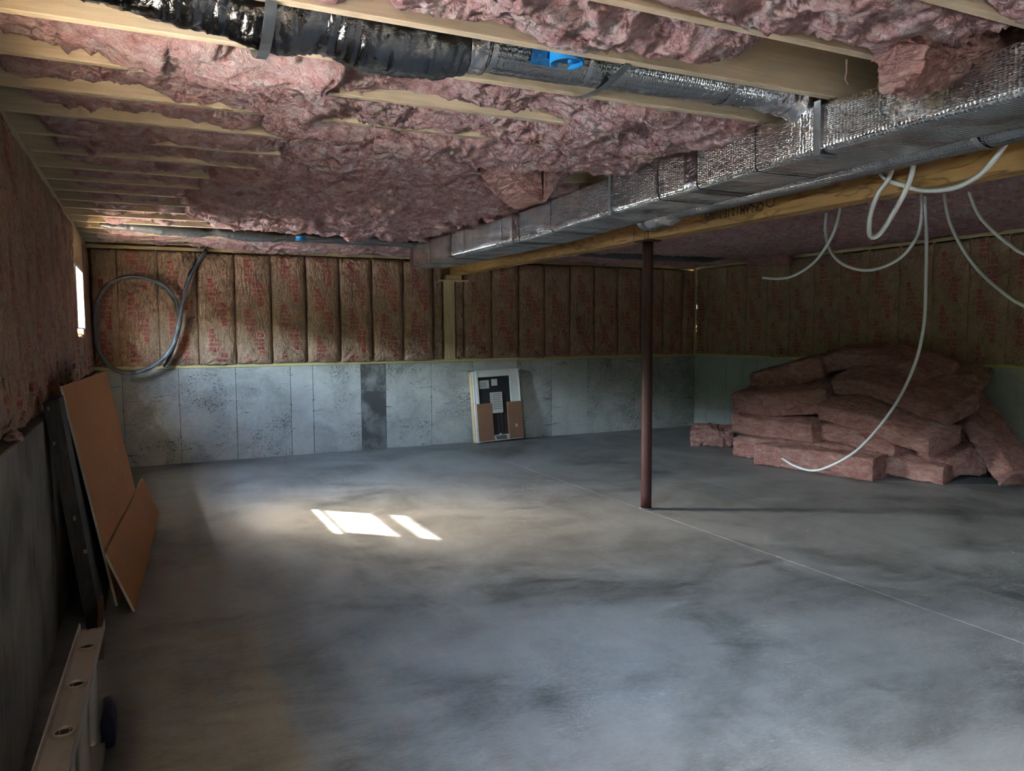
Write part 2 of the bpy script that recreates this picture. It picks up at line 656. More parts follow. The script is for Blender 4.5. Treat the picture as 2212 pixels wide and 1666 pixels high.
def foil_mat(name, color, rough, cell, strength, crinkle, lines=(1, 1, 1), metal=1.0, ck_s=.4):
    t = NT(name)
    co = t.coord()
    ck = t.noise(co, crinkle, 4, .65, .7)
    v = t.n('ShaderNodeTexVoronoi', feature='F1', distance='CHEBYCHEV')
    v.inputs['Scale'].default_value = cell
    v.inputs['Randomness'].default_value = .35
    t.l(t.coord(lines), v.inputs['Vector'])
    b1 = t.bump(v.outputs['Distance'], strength, .006)
    b2 = t.bump(ck, ck_s, .02, b1)
    n = t.noise(co, 8, 4)
    c = t.mix(tuple(x * .85 for x in color), color, t.gray(n, .35, .6, 0, 1))
    return t.fin(c, t.gray(ck, .3, .7, rough * .75, rough * 1.3), metal, b2)


M['foil'] = foil_mat('scrim_foil', (.90, .90, .91), .21, 75, 1.0, 7, (1.6, .8, 1.6), ck_s=.2)
M['foil_smooth'] = foil_mat('tape_foil', (.62, .60, .62), .2, 25, .12, 16)
M['foil_pipe'] = foil_mat('pipe_foil', (.48, .49, .51), .22, 85, .8, 8, ck_s=.12)
M['sleeve'] = plain('grey_sleeve', (.15, .155, .165), .42, .5, .25, 40, .5)
M['flex'] = foil_mat('flex_jacket', (.20, .205, .225), .22, 18, .12, 24, (.7, 2.4, 1.6), ck_s=.32)
M['galv'] = plain('galvanized', (.42, .46, .49), .38, 1, .3, 35, .1)
M['blue'] = plain('blue_plastic', (.012, .22, .55), .35, 0, .12, 20, .05)
M['blue_tape'] = plain('blue_tape', (.02, .16, .40), .25, .35, .5, 60, .8)
M['blue_dark'] = plain('blue_plastic_inner', (.006, .10, .30), .5, 0, .12, 20, .05)
M['navy'] = plain('navy_plastic', (.008, .012, .05), .45, 0, .2)

t = NT('oxide_paint')
co = t.coord()
n = t.noise(co, 12, 6, .65)
ch = t.gray(t.noise(co, 55, 5, .7), .68, .72, 0, .8)
col = t.mix(t.mix((.032, .009, .008), (.060, .017, .014), n), (.20, .14, .11), ch)
M['column'] = t.fin(col, .5, 0, t.bump(n, .12, .002), .35)

t = NT('white_tubing')
t.b.inputs['Transmission Weight'].default_value = .12
M['pex'] = t.fin((.74, .77, .78), .35, 0, None, .5)
M['cable'] = plain('grey_cable', (.13, .14, .155), .4, 0, .2, 60, .2)
t = NT('tan_board_face')
co = t.coord()
n = t.noise(co, 3, 4)
ln = t.noise(t.coord((1, 260, 1)), 1.0, 2)
M['tan'] = t.fin(t.mix((.45, .20, .08), (.54, .26, .11), n), .75, 0, None, .25)
M['gyp'] = plain('gypsum_edge', (.56, .52, .50), .9, 0, .12, 50, .3)
M['alu'] = plain('aluminium', (.50, .48, .47), .42, .85, .1, 14, .05)
M['alu_dark'] = plain('dark_bore', (.015, .014, .014), .7)
M['card'] = plain('cardboard', (.23, .115, .065), .8, 0, .2, 12, .1)
M['vinyl'] = plain('white_vinyl', (.70, .72, .70), .4, 0, .05, 6, 0)
M['dark_glass'] = plain('dark_pane', (.028, .03, .033), .12, 0, .3, 6, 0)
M['paper'] = plain('paper', (.48, .48, .47), .8, 0, .06, 8, 0)
M['black'] = plain('black_plastic', (.01, .01, .011), .4)
M['soil'] = plain('outside_ground', (.42, .41, .36), .95, 0, .3, 1.5, .3)
M['blocker_green'] = plain('sky_blocker_green', (.035, .06, .02), .9, 0, .5, 3, .5)  # cover of the added bank that blocks low sky
M['dust'] = plain('chips', (.30, .24, .17), .9)

t = NT('window_glass')
t.t.nodes.remove(t.b)
tr = t.n('ShaderNodeBsdfTransparent')
gl = t.n('ShaderNodeBsdfGlossy')
gl.inputs['Roughness'].default_value = .02
fr = t.n('ShaderNodeFresnel')
fr.inputs['IOR'].default_value = 1.45
mx = t.n('ShaderNodeMixShader')
t.l(t.math('MULTIPLY', fr.outputs[0], .25), mx.inputs[0])
t.l(tr.outputs[0], mx.inputs[1])
t.l(gl.outputs[0], mx.inputs[2])
t.l(mx.outputs[0], t.out.inputs['Surface'])
M['glass'] = t.m

# ------------------------------------------------------------------ floor
floor = MB().box(XL - .3, XR + .3, YB - .3, YF + .3, -.15, -.004).build('floor', M['joint'], origin=(0, 0, 0))
tag(floor, kind='structure')
JX = 3.732
for a, b in ((XL - .05, JX - .0028), (JX + .0028, XR + .05)):
    MB().box(a, b, YB - .05, YF + .05, -.10, 0.0).build('slab', M['floor'], floor)


# ------------------------------------------------------------------ walls
def wall_root(name, mb, mats):
    o = mb.build(name, mats, origin=(0, 0, 0))
    return tag(o, kind='structure')


# far wall
core = MB().box(XL - .3, XR + .3, YF + .008, YF + .25, 0, ZC).box(XL - .3, XR + .3, YF + .14, YF + .155, ZC, 2.70, 1)
wall_far = wall_root('wall_far', core, (M['conc_joint'], M['osb']))
JF = [XL, -.211, .364, .979, 1.606, 1.872, 2.471, 2.79, 3.404, 3.998, 4.666, 5.208, 5.805, 6.407, 7.039, XR]
for i, (a, b) in enumerate(zip(JF[:-1], JF[1:])):
    d = random.uniform(-.002, .002)
    mt = M['conc_dark'] if i == 6 else (M['conc_smooth'] if i in (0, 4, 9, 11) else M['conc'])
    MB().bbox(a + .0022, b - .0022, YF + d, YF + .03, 0, ZC - random.uniform(0, .004), .0022).build('concrete_panel', mt, wall_far)
for i, x in enumerate(JF[1:-1]):               # form-tie stubs on the joints
    for z in (.30, .66):
        if random.random() < .9:
            zt_ = z + random.uniform(-.04, .04)
            MB().bbox(x - random.uniform(.005, .012), x + random.uniform(.005, .012), YF - .005, YF + .01, zt_ - .007, zt_ + .009, .003).build('form_tie', M['conc_joint'], wall_far)
MB().bbox(XL - .2, XR + .1, YF - .012, YF + .14, ZC, ZC + .038, .002).build('sill_plate', M['sill'], wall_far)
MB().bbox(XL - .2, XR + .1, YF - .002, YF + .14, ZJ - .04, ZJ - .001, .002).build('top_plate', M['plate'], wall_far)
FAR_B = [-.47, -.222] + [-.222 + .4064 * k for k in range(1, 9)] + [3.438]
FAR_B2 = [3.867 + .4064 * k for k in range(0, 9)] + [7.473, 7.70]
for x in FAR_B[1:-1] + [3.42, 3.5] + FAR_B2[:-1]:
    MB().bbox(x - .019, x + .019, YF, YF + .139, ZC + .039, ZJ - .041, .002).build('stud', M['stud'], wall_far)

# left wall
core = MB().box(XL - .28, XL - .012, YB, YF, 0, ZC)
wall_left = wall_root('wall_left', core, (M['conc_joint'], M['osb']))
JL = [YB] + [YB + .25 + .6096 * k for k in range(0, 20)]
JL = [y for y in JL if y < YF - .2] + [YF]
for a, b in zip(JL[:-1], JL[1:]):
    MB().bbox(XL - .0115, XL + random.uniform(-.003, .003), a + .002, b - .002, 0, ZC - .001, .001).build('concrete_panel', M['conc_board'], wall_left)
MB().box(XL - .26, XL - .0117, YB, YF, ZC - .02, ZC - .0005).build('ledge', M['conc_smooth'], wall_left)
MB().bbox(XS - .14, XS - .003, YB, YF, ZC, ZC + .038, .002).build('sill_plate', M['sill_y'], wall_left)
MB().bbox(XS - .14, XS + .002, YB, YF, ZJ - .076, ZJ - .001, .002).build('top_plate', M['plate_y'], wall_left)


def sheathe(parent, along, fixed0, fixed1, a_min, a_max, holes):
    """Outer sheathing with openings cut out."""
    mb = MB()

    def put(a, b, z0, z1):
        if along == 'y':
            mb.box(fixed0, fixed1, a, b, z0, z1)
        else:
            mb.box(a, b, fixed0, fixed1, z0, z1)
    cur = a_min
    for a0, a1, z0, z1 in sorted(holes):
        put(cur, a0, ZC, 2.72)
        put(a0, a1, ZC, z0)
        put(a0, a1, z1, 2.72)
        cur = a1
    put(cur, a_max, ZC, 2.72)
    mb.build('sheathing', M['osb'], parent)


LW = [(a0 - .02, a1 + .18, z0 - .03, z1 + .17) for w, a0, a1, z0, z1 in WINDOWS if w == 'left']
TRIM = [(a0, a1, z0, z1) for w, a0, a1, z0, z1 in WINDOWS if w == 'left']
RWN = [(a0, a1, z0, z1) for w, a0, a1, z0, z1 in WINDOWS if w == 'rear']
sheathe(wall_left, 'y', XS - .155, XS - .14, YB - .2, YF + .2, LW)
LEFT_B = [YB + .05 + .4064 * k for k in range(0, 40)]


def in_win(y, pad=.0):
    return any(a0 - pad < y < a1 + pad for a0, a1, z0, z1 in LW)


for y in LEFT_B:
    if y < YF - .1 and not in_win(y, .05):
        MB().bbox(XS - .139, XS, y - .019, y + .019, ZC + .039, ZJ - .077, .002).build('stud', M['stud'], wall_left)
for a0, a1, z0, z1 in LW:
    for y in (a0 - .02, a1 + .02):
        MB().bbox(XS - .139, XS + .001, y - .019, y + .019, ZC + .039, ZJ - .077, .002).build('jack_stud', M['stud'], wall_left)
    MB().bbox(XS - .139, XS + .001, a0, a1, z0 - .04, z0, .002).build('rough_sill', M['plate_y'], wall_left)
    MB().bbox(XS - .139, XS - .03, a0 - .001, a1 + .001, z1, ZJ - .077, .002).build('header', M['plate_y'], wall_left)
for a0, a1, z0, z1 in TRIM:
    MB().bbox(XS - .02, XS + .022, a0 - .12, a1 + .24, z1, ZJ - .077, .002).build('inner_header', M['stud'], wall_left)
    MB().bbox(XS - .02, XS + .02, a1, a1 + .22, z0 - .05, z1, .002).build('inner_jamb', M['stud'], wall_left)
    MB().bbox(XS - .02, XS + .02, a0 - .05, a0, z0 - .05, z1, .002).build('inner_jamb', M['stud'], wall_left)


def window(name, horiz, a0, a1, z0, z1, plane, inward):
    """White fixed-over-hopper unit with a rail three quarters up. plane: glazing plane; inward: +1/-1 sign of the room side."""
    d0, d1 = plane - .04 * inward, plane + .025 * inward
    lo, hi = min(d0, d1), max(d0, d1)
    root = bpy.data.objects.new(name, None)
    root['_o'] = [0.0, 0.0, 0.0]
    COL.objects.link(root)
    tag(root, kind='structure')

    def bx(n_, a, b, c, d, e0=lo, e1=hi, mat=M['vinyl'], ch=.004):
        mb = MB()
        if horiz == 'y':
            mb.bbox(e0, e1, a, b, c, d, ch)
        else:
            mb.bbox(a, b, e0, e1, c, d, ch)
        return mb.build(n_, mat, root)
    f, fb, ft_ = .045, .012, .03
    lo, hi = plane - .012, plane + .012
    bx('jamb', a0, a0 + f, z0, z1, lo, hi)
    bx('jamb', a1 - f, a1, z0, z1, lo, hi)
    bx('bottom_rail', a0 + f, a1 - f, z0, z0 + fb, lo, hi)
    bx('top_rail', a0 + f, a1 - f, z1 - ft_, z1, lo, hi)
    bx('pane', a0 + f, a1 - f, z0 + fb, z1 - ft_, plane - .003, plane + .003, M['glass'], .0005)
    if horiz == 'y':                           # bar across the opening outside
        zr = z0 + (z1 - z0) * .58 + .125
        bx('guard_bar', a0 - .02, a1 + .18, zr - .005, zr + .085, -.635, -.60)
    return root


for i, (w_, a0, a1, z0, z1) in enumerate(WINDOWS):
    if w_ == 'left':
        window('window_%d' % (i + 1), 'y', a0, a1, z0, z1, GLASS_X, 1)  # those after the first are the added, unseen openings
    else:
        window('window_%d' % (i + 1), 'x', a0, a1, z0, z1, YB - .06, 1)

# right wall
core = MB().box(XR + .008, XR + .25, YB, YF + .1, 0, ZC).box(XR + .14, XR + .155, YB, YF + .1, ZC, 2.70, 1)
wall_right = wall_root('wall_right', core, (M['conc_joint'], M['osb']))
JR = [9.5, 9.222, 8.779, 8.145]
while JR[-1] > YB:
    JR.append(JR[-1] - .6096)
for b, a in zip(JR[:-1], JR[1:]):
    MB().bbox(XR + random.uniform(-.002, .002), XR + .05, a + .002, b - .002, 0, ZC - .001, .0025).build('concrete_panel', M['conc_smooth'], wall_right)
MB().bbox(XR - .014, XR + .14, YB, YF, ZC, ZC + .038, .002).build('sill_plate', M['sill_y'], wall_right)
MB().bbox(XR - .004, XR + .14, YB, YF, ZJ - .04, ZJ - .001, .002).build('top_plate', M['plate_y'], wall_right)
RIGHT_B = [9.46] + [9.196 - .4064 * k for k in range(0, 22)]
for y in RIGHT_B[1:]:
    MB().bbox(XR, XR + .139, y - .019, y + .019, ZC + .039, ZJ - .041, .002).build('stud', M['stud'], wall_right)
MB().bbox(XR - .042, XR - .004, YF - .045, YF - .006, ZC + .039, ZJ - .041, .002).build('corner_stud', M['stud'], wall_right)

# rear wall (behind the camera)
core = MB().box(XL - .3, XR + .3, YB - .25, YB, 0, ZC)
wall_rear = wall_root('wall_rear', core, (M['conc'],))
sheathe(wall_rear, 'x', YB - .155, YB - .03, XL - .3, XR + .3, RWN)

# ground outside, at the level of the window sills
gr = MB().box(-40, XS - .2, -30, 45, .6, 1.20).build('ground', M['soil'], origin=(0, 0, 0))
tag(gr, kind='structure')
gr2 = MB().box(XL - .3, 45, -40, YB - .3, .6, 1.10).build('ground', M['soil'], origin=(0, 0, 0))
tag(gr2, kind='structure')

hx = np.array([-7.0, -8.2, -9.5, -12.0, -22.0])  # unseen bank, added to keep low sky light off the shaded side
hz = np.array([1.1, 2.6, 3.6, 3.9, 4.3])
hy = np.linspace(-30, 45, 60)
HV = np.array([[(x_, y_, z_) for x_, z_ in zip(hx, hz)] for y_ in hy])
HV[:, 1:, 2] += (vnoise(HV[:, 1:], .5, 5) - .5) * 1.2
sky_blocker = build('sky_blocker', HV.reshape(-1, 3), gridq(60, 5), None, None, M['blocker_green'], None, None, True, origin=(0, 0, 0))
tag(sky_blocker, kind='structure')
overhang = MB().box(XS - .75, XS - .16, YB - .5, YF + .5, 2.88, 2.93).box(XS - .76, XS - .73, YB - .5, YF + .5, 2.80, 2.95).build('added_overhang', M['vinyl'], origin=(0, 0, 0))  # unseen overhang, added to cut steep sky light beside the wall
tag(overhang, kind='structure')

# ------------------------------------------------------------------ ceiling: subfloor and joists
ceiling = MB().box(XL - .4, XR + .4, YB - .3, YF + .3, 2.702, 2.725).build('ceiling', M['osb'], origin=(0, 0, 0))
tag(ceiling, kind='structure')


def yj(k):
    return 2.80 + .4064 * k                    # far edge of joist k


for k in range(-13, 17):
    y = yj(k)
    jz = random.uniform(-.002, .002)
    MB().bbox(XS - .14, 3.80, y - .038, y, ZJ + jz, 2.701, .0025).build('joist', M['joist'], ceiling)
    MB().bbox(3.73, XR + .14, y, y + .038, ZJ + jz, 2.701, .0025).build('joist', M['joist'], ceiling)
MB().box(XS - .15, XS - .115, YB, YF, ZJ, 2.70).build('rim_joist', M['plate_y'], ceiling)

# ------------------------------------------------------------------ wall batts with printed facing
_txt = {}


def text2d(s):
    """Flat triangulated outline of a text line, cap height 1, origin at lower left."""
    if s in _txt:
        return _txt[s]
    cu = bpy.data.curves.new('t', 'FONT')
    cu.body = s
    cu.resolution_u = 2
    cu.offset = .032
    ob = bpy.data.objects.new('t', cu)
    COL.objects.link(ob)
    bpy.context.view_layer.update()
    me = bpy.data.meshes.new_from_object(ob.evaluated_get(bpy.context.evaluated_depsgraph_get()))
    v = np.array([x.co[:2] for x in me.vertices])
    f = [tuple(p.vertices) for p in me.polygons]
    bpy.data.objects.remove(ob)
    bpy.data.curves.remove(cu)
    bpy.data.meshes.remove(me)
    v = v - v.min(0)
    v = v / .70
    _txt[s] = (v, f)
    return v, f


class Print:
    """Collects flat ink shapes in (x, z)."""

    def __init__(s):
        s.v, s.f, s.mi = [], [], []

    def text(s, body, x, z, h, flip=False, wd=.1, mi=0):
        v, f = text2d(body)
        v = v * np.array([wd / v[:, 0].max(), h / v[:, 1].max()])
        if flip:
            v = -v
        b = len(s.v)
        s.v += [(x + p[0], z + p[1]) for p in v]
        s.f += [tuple(b + i for i in q) for q in f]
        s.mi += [mi] * len(f)

    def rect(s, x0, x1, z0, z1, mi=0):
        b = len(s.v)
        s.v += [(x0, z0), (x1, z0), (x1, z1), (x0, z1)]
        s.f.append((b, b + 1, b + 2, b + 3))
        s.mi.append(mi)


def batt_print(w, h, off):
    p = Print()
    per = .575
    z = h + off
    while z > -.3:
        # upright block, hung from its top
        x = w * .26
        blk = [('logo', .052), ('PINK', .037), ('NEXT GEN', .031), ('FIBERGLAS', .032), ('R21', .048)]
        wid = {'PINK': .070, 'NEXT GEN': .105, 'FIBERGLAS': .118, 'R21': .100}
        zz = z
        for name, hh in blk:
            if name == 'logo':
                p.rect(x, x + .05, zz - .022, zz)
                p.rect(x, x + .05, zz - .036, zz - .026)
                p.rect(x + .004, x + .05, zz - .052, zz - .040)
            else:
                p.text(name, x, zz - hh, hh, wd=wid[name])
                if name == 'R21':
                    p.rect(x + .122, x + .165, zz - .014, zz - .010)
                    p.rect(x + .122, x + .16, zz - .026, zz - .022)
                    p.rect(x + .122, x + .165, zz - .038, zz - .034)
            zz -= hh + (.013 if name != 'FIBERGLAS' else .02)
        p.rect(w * .24, w * .24 + .20, zz + .002, zz + .0042, 1)
        # the same block upside down beside the line
        x = w * .74
        zz -= .008
        for name, hh in reversed(blk):
            if name == 'logo':
                p.rect(x - .05, x, zz - .052, zz - .030)
                p.rect(x - .05, x, zz - .026, zz - .016)
                p.rect(x - .05, x - .004, zz - .012, zz)
            else:
                p.text(name, x, zz, hh, True, wd=wid[name])
                if name == 'R21':
                    p.rect(x - .165, x - .122, zz - .014, zz - .010)
                    p.rect(x - .16, x - .122, zz - .026, zz - .022)
            zz -= hh + (.013 if name != 'R21' else .02)
        p.rect(w * .2, w * .2 + .24, zz - .006, zz - .0044, 1)
        z -= per
    return p


def batt_height(w, h, seed, puff, baggy):
    """Outward height of the paper face over (x, z)."""
    def H(x, z):
        s, t_ = np.clip(x / w, 0, 1), np.clip(z / h, 0, 1)
        P = np.stack([x, np.zeros_like(x) + seed * 3.7, z], -1)
        ex = 1 - np.abs(2 * s - 1) ** 4
        ez = 1 - np.abs(2 * t_ - 1) ** 14
        a = puff * np.clip(ex, 0, 1) ** .6 * np.clip(ez, 0, 1) ** .5
        a = a * (.75 + .5 * vnoise(P, 3.1, seed))
        # folds that run in from the stapled edges and the corners
        edge = np.exp(-np.minimum(x, w - x) / .07)
        fold = 1 - np.abs(2 * vnoise(P * np.array([1, 1, 1.0]), 17, seed + 2) - 1)
        diag = (x - w / 2) * np.where(z > h / 2, 1, -1)
        Q = np.stack([np.arctan2(np.minimum(x, w - x) + .01, np.minimum(z, h - z) + .01) * .9, x * .15, z * .15], -1)
        rad = 1 - np.abs(2 * vnoise(Q, 11, seed + 4) - 1)
        near = np.exp(-np.minimum(z, h - z) / .16) * np.where(z > h / 2, .6 if puff > .04 else .12, 1.0)
        a = a + np.clip(ex, 0, 1) ** .5 * (.020 * edge * (fold - .5) + .034 * near * (rad - .5)) * (1 + baggy)
        a = a + baggy * .02 * (vnoise(P * np.array([1, 1, .6]), 9, seed + 6) - .5) * np.clip(ex, 0, 1)
        return np.maximum(a, 0) + .003
    return H


def make_batt(name, w, h, seed, off, puff=.045, baggy=0.0, ink=True, nx=None, nz=None, chop=0.0):
    """Kraft-faced batt: local x along the wall, z up, facing -y. Returns the object (at the origin) with its print as a part."""
    H = batt_height(w, h, seed, puff, baggy)
    nx = nx or max(10, int(w / .011))
    nz = nz or 90
    xs = np.linspace(.002, w - .002, nx)
    rag = .012 * (vnoise(np.stack([xs * 1.0, xs * 0 + seed, xs * 0], -1), 22, seed + 9) - .3)
    X, Tt = np.meshgrid(xs, np.linspace(0, 1, nz))
    Z = Tt * (h + chop) - chop * 0 + (1 - Tt) ** 6 * rag[None, :]
    Y = -H(X, Z)
    front = np.stack([X, Y, Z], -1).reshape(-1, 3)
    back = front.copy()
    back[:, 1] = .10
    back[:, 0] = np.clip(back[:, 0], .021, w - .021)
    n = len(front)
    # front face, plus a rim joined to the wool body behind
    q = gridq(nz, nx)
    per = list(range(nx)) + [i * nx + nx - 1 for i in range(1, nz)] + [(nz - 1) * nx + j for j in range(nx - 2, -1, -1)] + [i * nx for i in range(nz - 2, 0, -1)]
    rim = [(per[i], per[(i + 1) % len(per)]) for i in range(len(per))]
    rq = [(b, a, a + n, b + n) for a, b in rim]
    V = np.concatenate([front, back])
    o = build(name, V, np.concatenate([q, np.array(rq)]), None, None, (M['kraft'],), None, None, True, origin=(0, 0, 0))
    if ink:
        p = batt_print(w, h, off)
        v = np.array(p.v)
        keep = []
        for i, f in enumerate(p.f):
            zz = v[list(f), 1]
            xx = v[list(f), 0]
            if zz.min() > .03 and zz.max() < h - .01 and xx.min() > .01 and xx.max() < w - .01:
                keep.append(i)
        y = -H(v[:, 0], v[:, 1]) - .003
        V3 = np.stack([v[:, 0], y, v[:, 1]], -1)
        build('printed_lettering', V3, None, None, [p.f[i] for i in keep], (M['ink'], M['ink_dark']), [p.mi[i] for i in keep], o, False)['kind'] = 'stuff'
    return o


def copy_tree(o, parent=None):
    c = o.copy()
    COL.objects.link(c)
    if parent is not None:
        c.parent = parent
    for ch in [x for x in o.children]:
        copy_tree(ch, c)
    return c


ORD = ['first', 'second', 'third', 'fourth', 'fifth', 'sixth', 'seventh', 'eighth', 'ninth', 'tenth', 'eleventh', 'twelfth', 'thirteenth',
       'fourteenth', 'fifteenth', 'sixteenth', 'seventeenth', 'eighteenth', 'nineteenth', 'twentieth', 'twenty-first', 'twenty-second']
BH = ZJ - .042 - (ZC + .035)
protos = {}


def place_batt(key, w, h, loc, rz, label, group, **k):
    kk = (key, round(w, 3), round(h, 3))
    if kk not in protos:
        protos[kk] = make_batt('insulation_batt', w, h, key, k.pop('off', 0.0), **k)
        o = protos[kk]
    else:
        o = copy_tree(protos[kk])
    o.location = loc
    o.rotation_euler = (0, 0, rz)
    return tag(o, label, 'insulation', group)


OFFS = [-.33, .10, -.12, -.30, -.07, -.02, .18, -.05, -.12, -.10, .02, .14]
bb = list(zip(FAR_B[:-1], FAR_B[1:]))
for i, (a, b) in enumerate(bb):
    place_batt(100 + i, b - a, BH, (a, YF - .001, ZC + .03 + random.uniform(-.006, .004)), 0,
               'brown paper faced wall batt, %s from the window corner along the far wall' % ORD[i], 'paper-faced batts on the far wall',
               off=OFFS[i % 12], puff=.012 if i < 2 else (.03 if i == 2 else .075), baggy=.35)
bb = list(zip(FAR_B2[:-1], FAR_B2[1:]))
for i, (a, b) in enumerate(bb):
    place_batt(130 + i % 5, b - a, BH, (a, YF - .001, ZC + .03 + random.uniform(-.012, .008)), 0,
               'brown paper faced wall batt, %s past the beam post along the far wall' % ORD[i], 'paper-faced batts on the far wall',
               off=[-.28, -.08, -.32, -.42, -.15][i % 5], puff=.058, baggy=.3)
for i, (a, b) in enumerate(((3.44, 3.565), (3.745, 3.865))):
    place_batt(150 + i, b - a, BH, (a, YF - .001, ZC + .032), 0, 'narrow crumpled brown paper batt %s side of the beam post' % ('window' if i == 0 else 'shaded'),
               'paper-faced batts on the far wall', ink=False, puff=.035, baggy=1.2)
# left wall
vis = [y for y in LEFT_B if y < YF - .05]
cols = []
edges = [2.90] + [y for y in vis if 3.3 < y < 7.1] + [7.16]
for i, (a, b) in enumerate(zip(edges[:-1], edges[1:])):
    place_batt(200 + i % 6, b - a, BH + .005, (XS, a, ZC + .003), math.pi / 2, 'brown paper faced wall batt on the window wall, %s from the window' % ORD[len(edges) - 2 - i],
               'paper-faced batts on the window wall', off=[-.2, .05, -.33, -.1, -.42, -.27][i % 6], puff=.034, baggy=.5)
place_batt(220, .92, 1.54 - .05 - ZC - .03, (XS, 7.20, ZC + .025), math.pi / 2, 'wide brown paper batt filling the wall under the window', None, ink=False, puff=.02, baggy=1.2)
for i, (a, b) in enumerate(((8.34, 8.66), (8.66, 9.06), (9.06, 9.46))):
    place_batt(222 + i, b - a, BH + .005, (XS, a, ZC + .003), math.pi / 2, 'brown paper batt %s past the window towards the corner' % ORD[i], 'paper-faced batts on the window wall',
               off=-.2, puff=.012, baggy=.5)
# right wall
for i, (b, a) in enumerate(zip(RIGHT_B[:-1], RIGHT_B[1:])):
    if a < 1.5:
        break
    place_batt(240 + i % 4, b - a, BH, (XR + .001, b, ZC + .03 + random.uniform(-.01, .004)), -math.pi / 2,
               'dim brown paper faced batt on the shaded side wall, %s from the far corner' % ORD[i], 'paper-faced batts on the shaded side wall',
               off=[-.25, -.4, -.1, .05][i % 4], puff=.012, baggy=.4)

# ------------------------------------------------------------------ ceiling batts
def ceil_batt(x0, x1, y0, y1, d, step, seed, label, group, amp=.020, zt=ZJ + .17, rag=.02, belly=.0):
    """Pink batt pressed up between two joists. d: list of (x, offset of the underside from the joist line)."""
    n = max(10, int((x1 - x0) / step))
    xs = np.linspace(x0, x1, n)
    dx, dv = zip(*d) if len(d) > 1 else ((x0, x1), (d[0][1], d[0][1]))
    dd = np.interp(xs, dx, dv)
    dd = np.minimum(dd, .045) - .010 + .016 * (dd < -.02)
    hw = (y1 - y0) / 2 - .001
    yc = (y0 + y1) / 2
    nb = max(12, int(2 * hw / step))
    nsd = max(5, int(.16 / step * .8))
    # ring in unit form: down the near side, across, up the far side
    ty = np.concatenate([-np.ones(nsd), np.linspace(-1, 1, nb), np.ones(nsd)])
    tz = np.concatenate([np.linspace(1, .12, nsd), np.zeros(nb), np.linspace(.12, 1, nsd)])
    zb = ZJ + dd
    # belly between the joists
    Y = np.repeat((yc + hw * ty)[None, :], n, 0)
    Z = zb[:, None] + tz[None, :] * (zt - zb)[:, None]
    round_ = np.clip((np.abs(ty) - .80) / .20, 0, 1) ** 2.2 * (tz < .5)
    Z = Z + round_[None, :] * .035 - belly * ((1 - ty ** 2) * (tz < .06) - .45)[None, :] * (tz < .5)[None, :]
    V = np.stack([np.repeat(xs[:, None], len(ty), 1), Y, Z], -1)
    dirn = nrm(np.stack([np.zeros_like(ty), np.where(tz > .06, np.sign(ty), 0) + ty ** 7 * .6, np.where(tz > .06, -.05, -1.0)], -1))
    h = fluff(V, seed, 1.0, (.72, 1, 1)) - .35
    rg = (vnoise(np.stack([np.zeros(len(ty)), V[0, :, 1], V[0, :, 2]], -1), 20, seed + 31) - .5) * 2 * rag
    fade0 = np.clip((xs - x0) / .15, 0, 1)[:, None]
    fade1 = np.clip((x1 - xs) / .15, 0, 1)[:, None]
    V[:, :, 0] += (1 - fade0) * rg[None, :] - (1 - fade1) * rg[None, :]
    V = V + dirn[None] * (h * amp)[..., None]
    # ends round up
    e = np.minimum(fade0, fade1)
    V[:, :, 2] += (1 - e ** .35) * .022 * (tz[None, :] < .5)
    # held between the joist faces above the joist line; may spill under them below it
    lim = np.where(V[:, :, 2] > ZJ - .004, hw, hw + .009)
    V[:, :, 1] = yc + np.clip(V[:, :, 1] - yc, -lim, lim)
    m_ = len(ty)
    caps = []
    for end in (0, 1):
        base = V[0] if end == 0 else V[-1]
        cen = base.mean(0)
        rr = []
        for k_ in (.85, .5, .1):
            ring = cen + (base - cen) * k_
            ring[:, 0] += (-1 if end == 0 else 1) * (.008 * (1 - k_) + fluff(ring, seed + 3, 1.4) * .012 * (1 - k_))
            rr.append(ring)
        caps.append(np.array(rr))
    A = np.concatenate([caps[0][::-1], V, caps[1]])
    Q = gridq(len(A), m_, True)[:, ::-1]
    o = build('ceiling_batt', A.reshape(-1, 3), Q, None, None, M['pink'], None, None, True)
    return tag(o, label, 'insulation', group)


def bay_name(k):
    return '%s joist bay from the far wall' % ORD[15 - k]


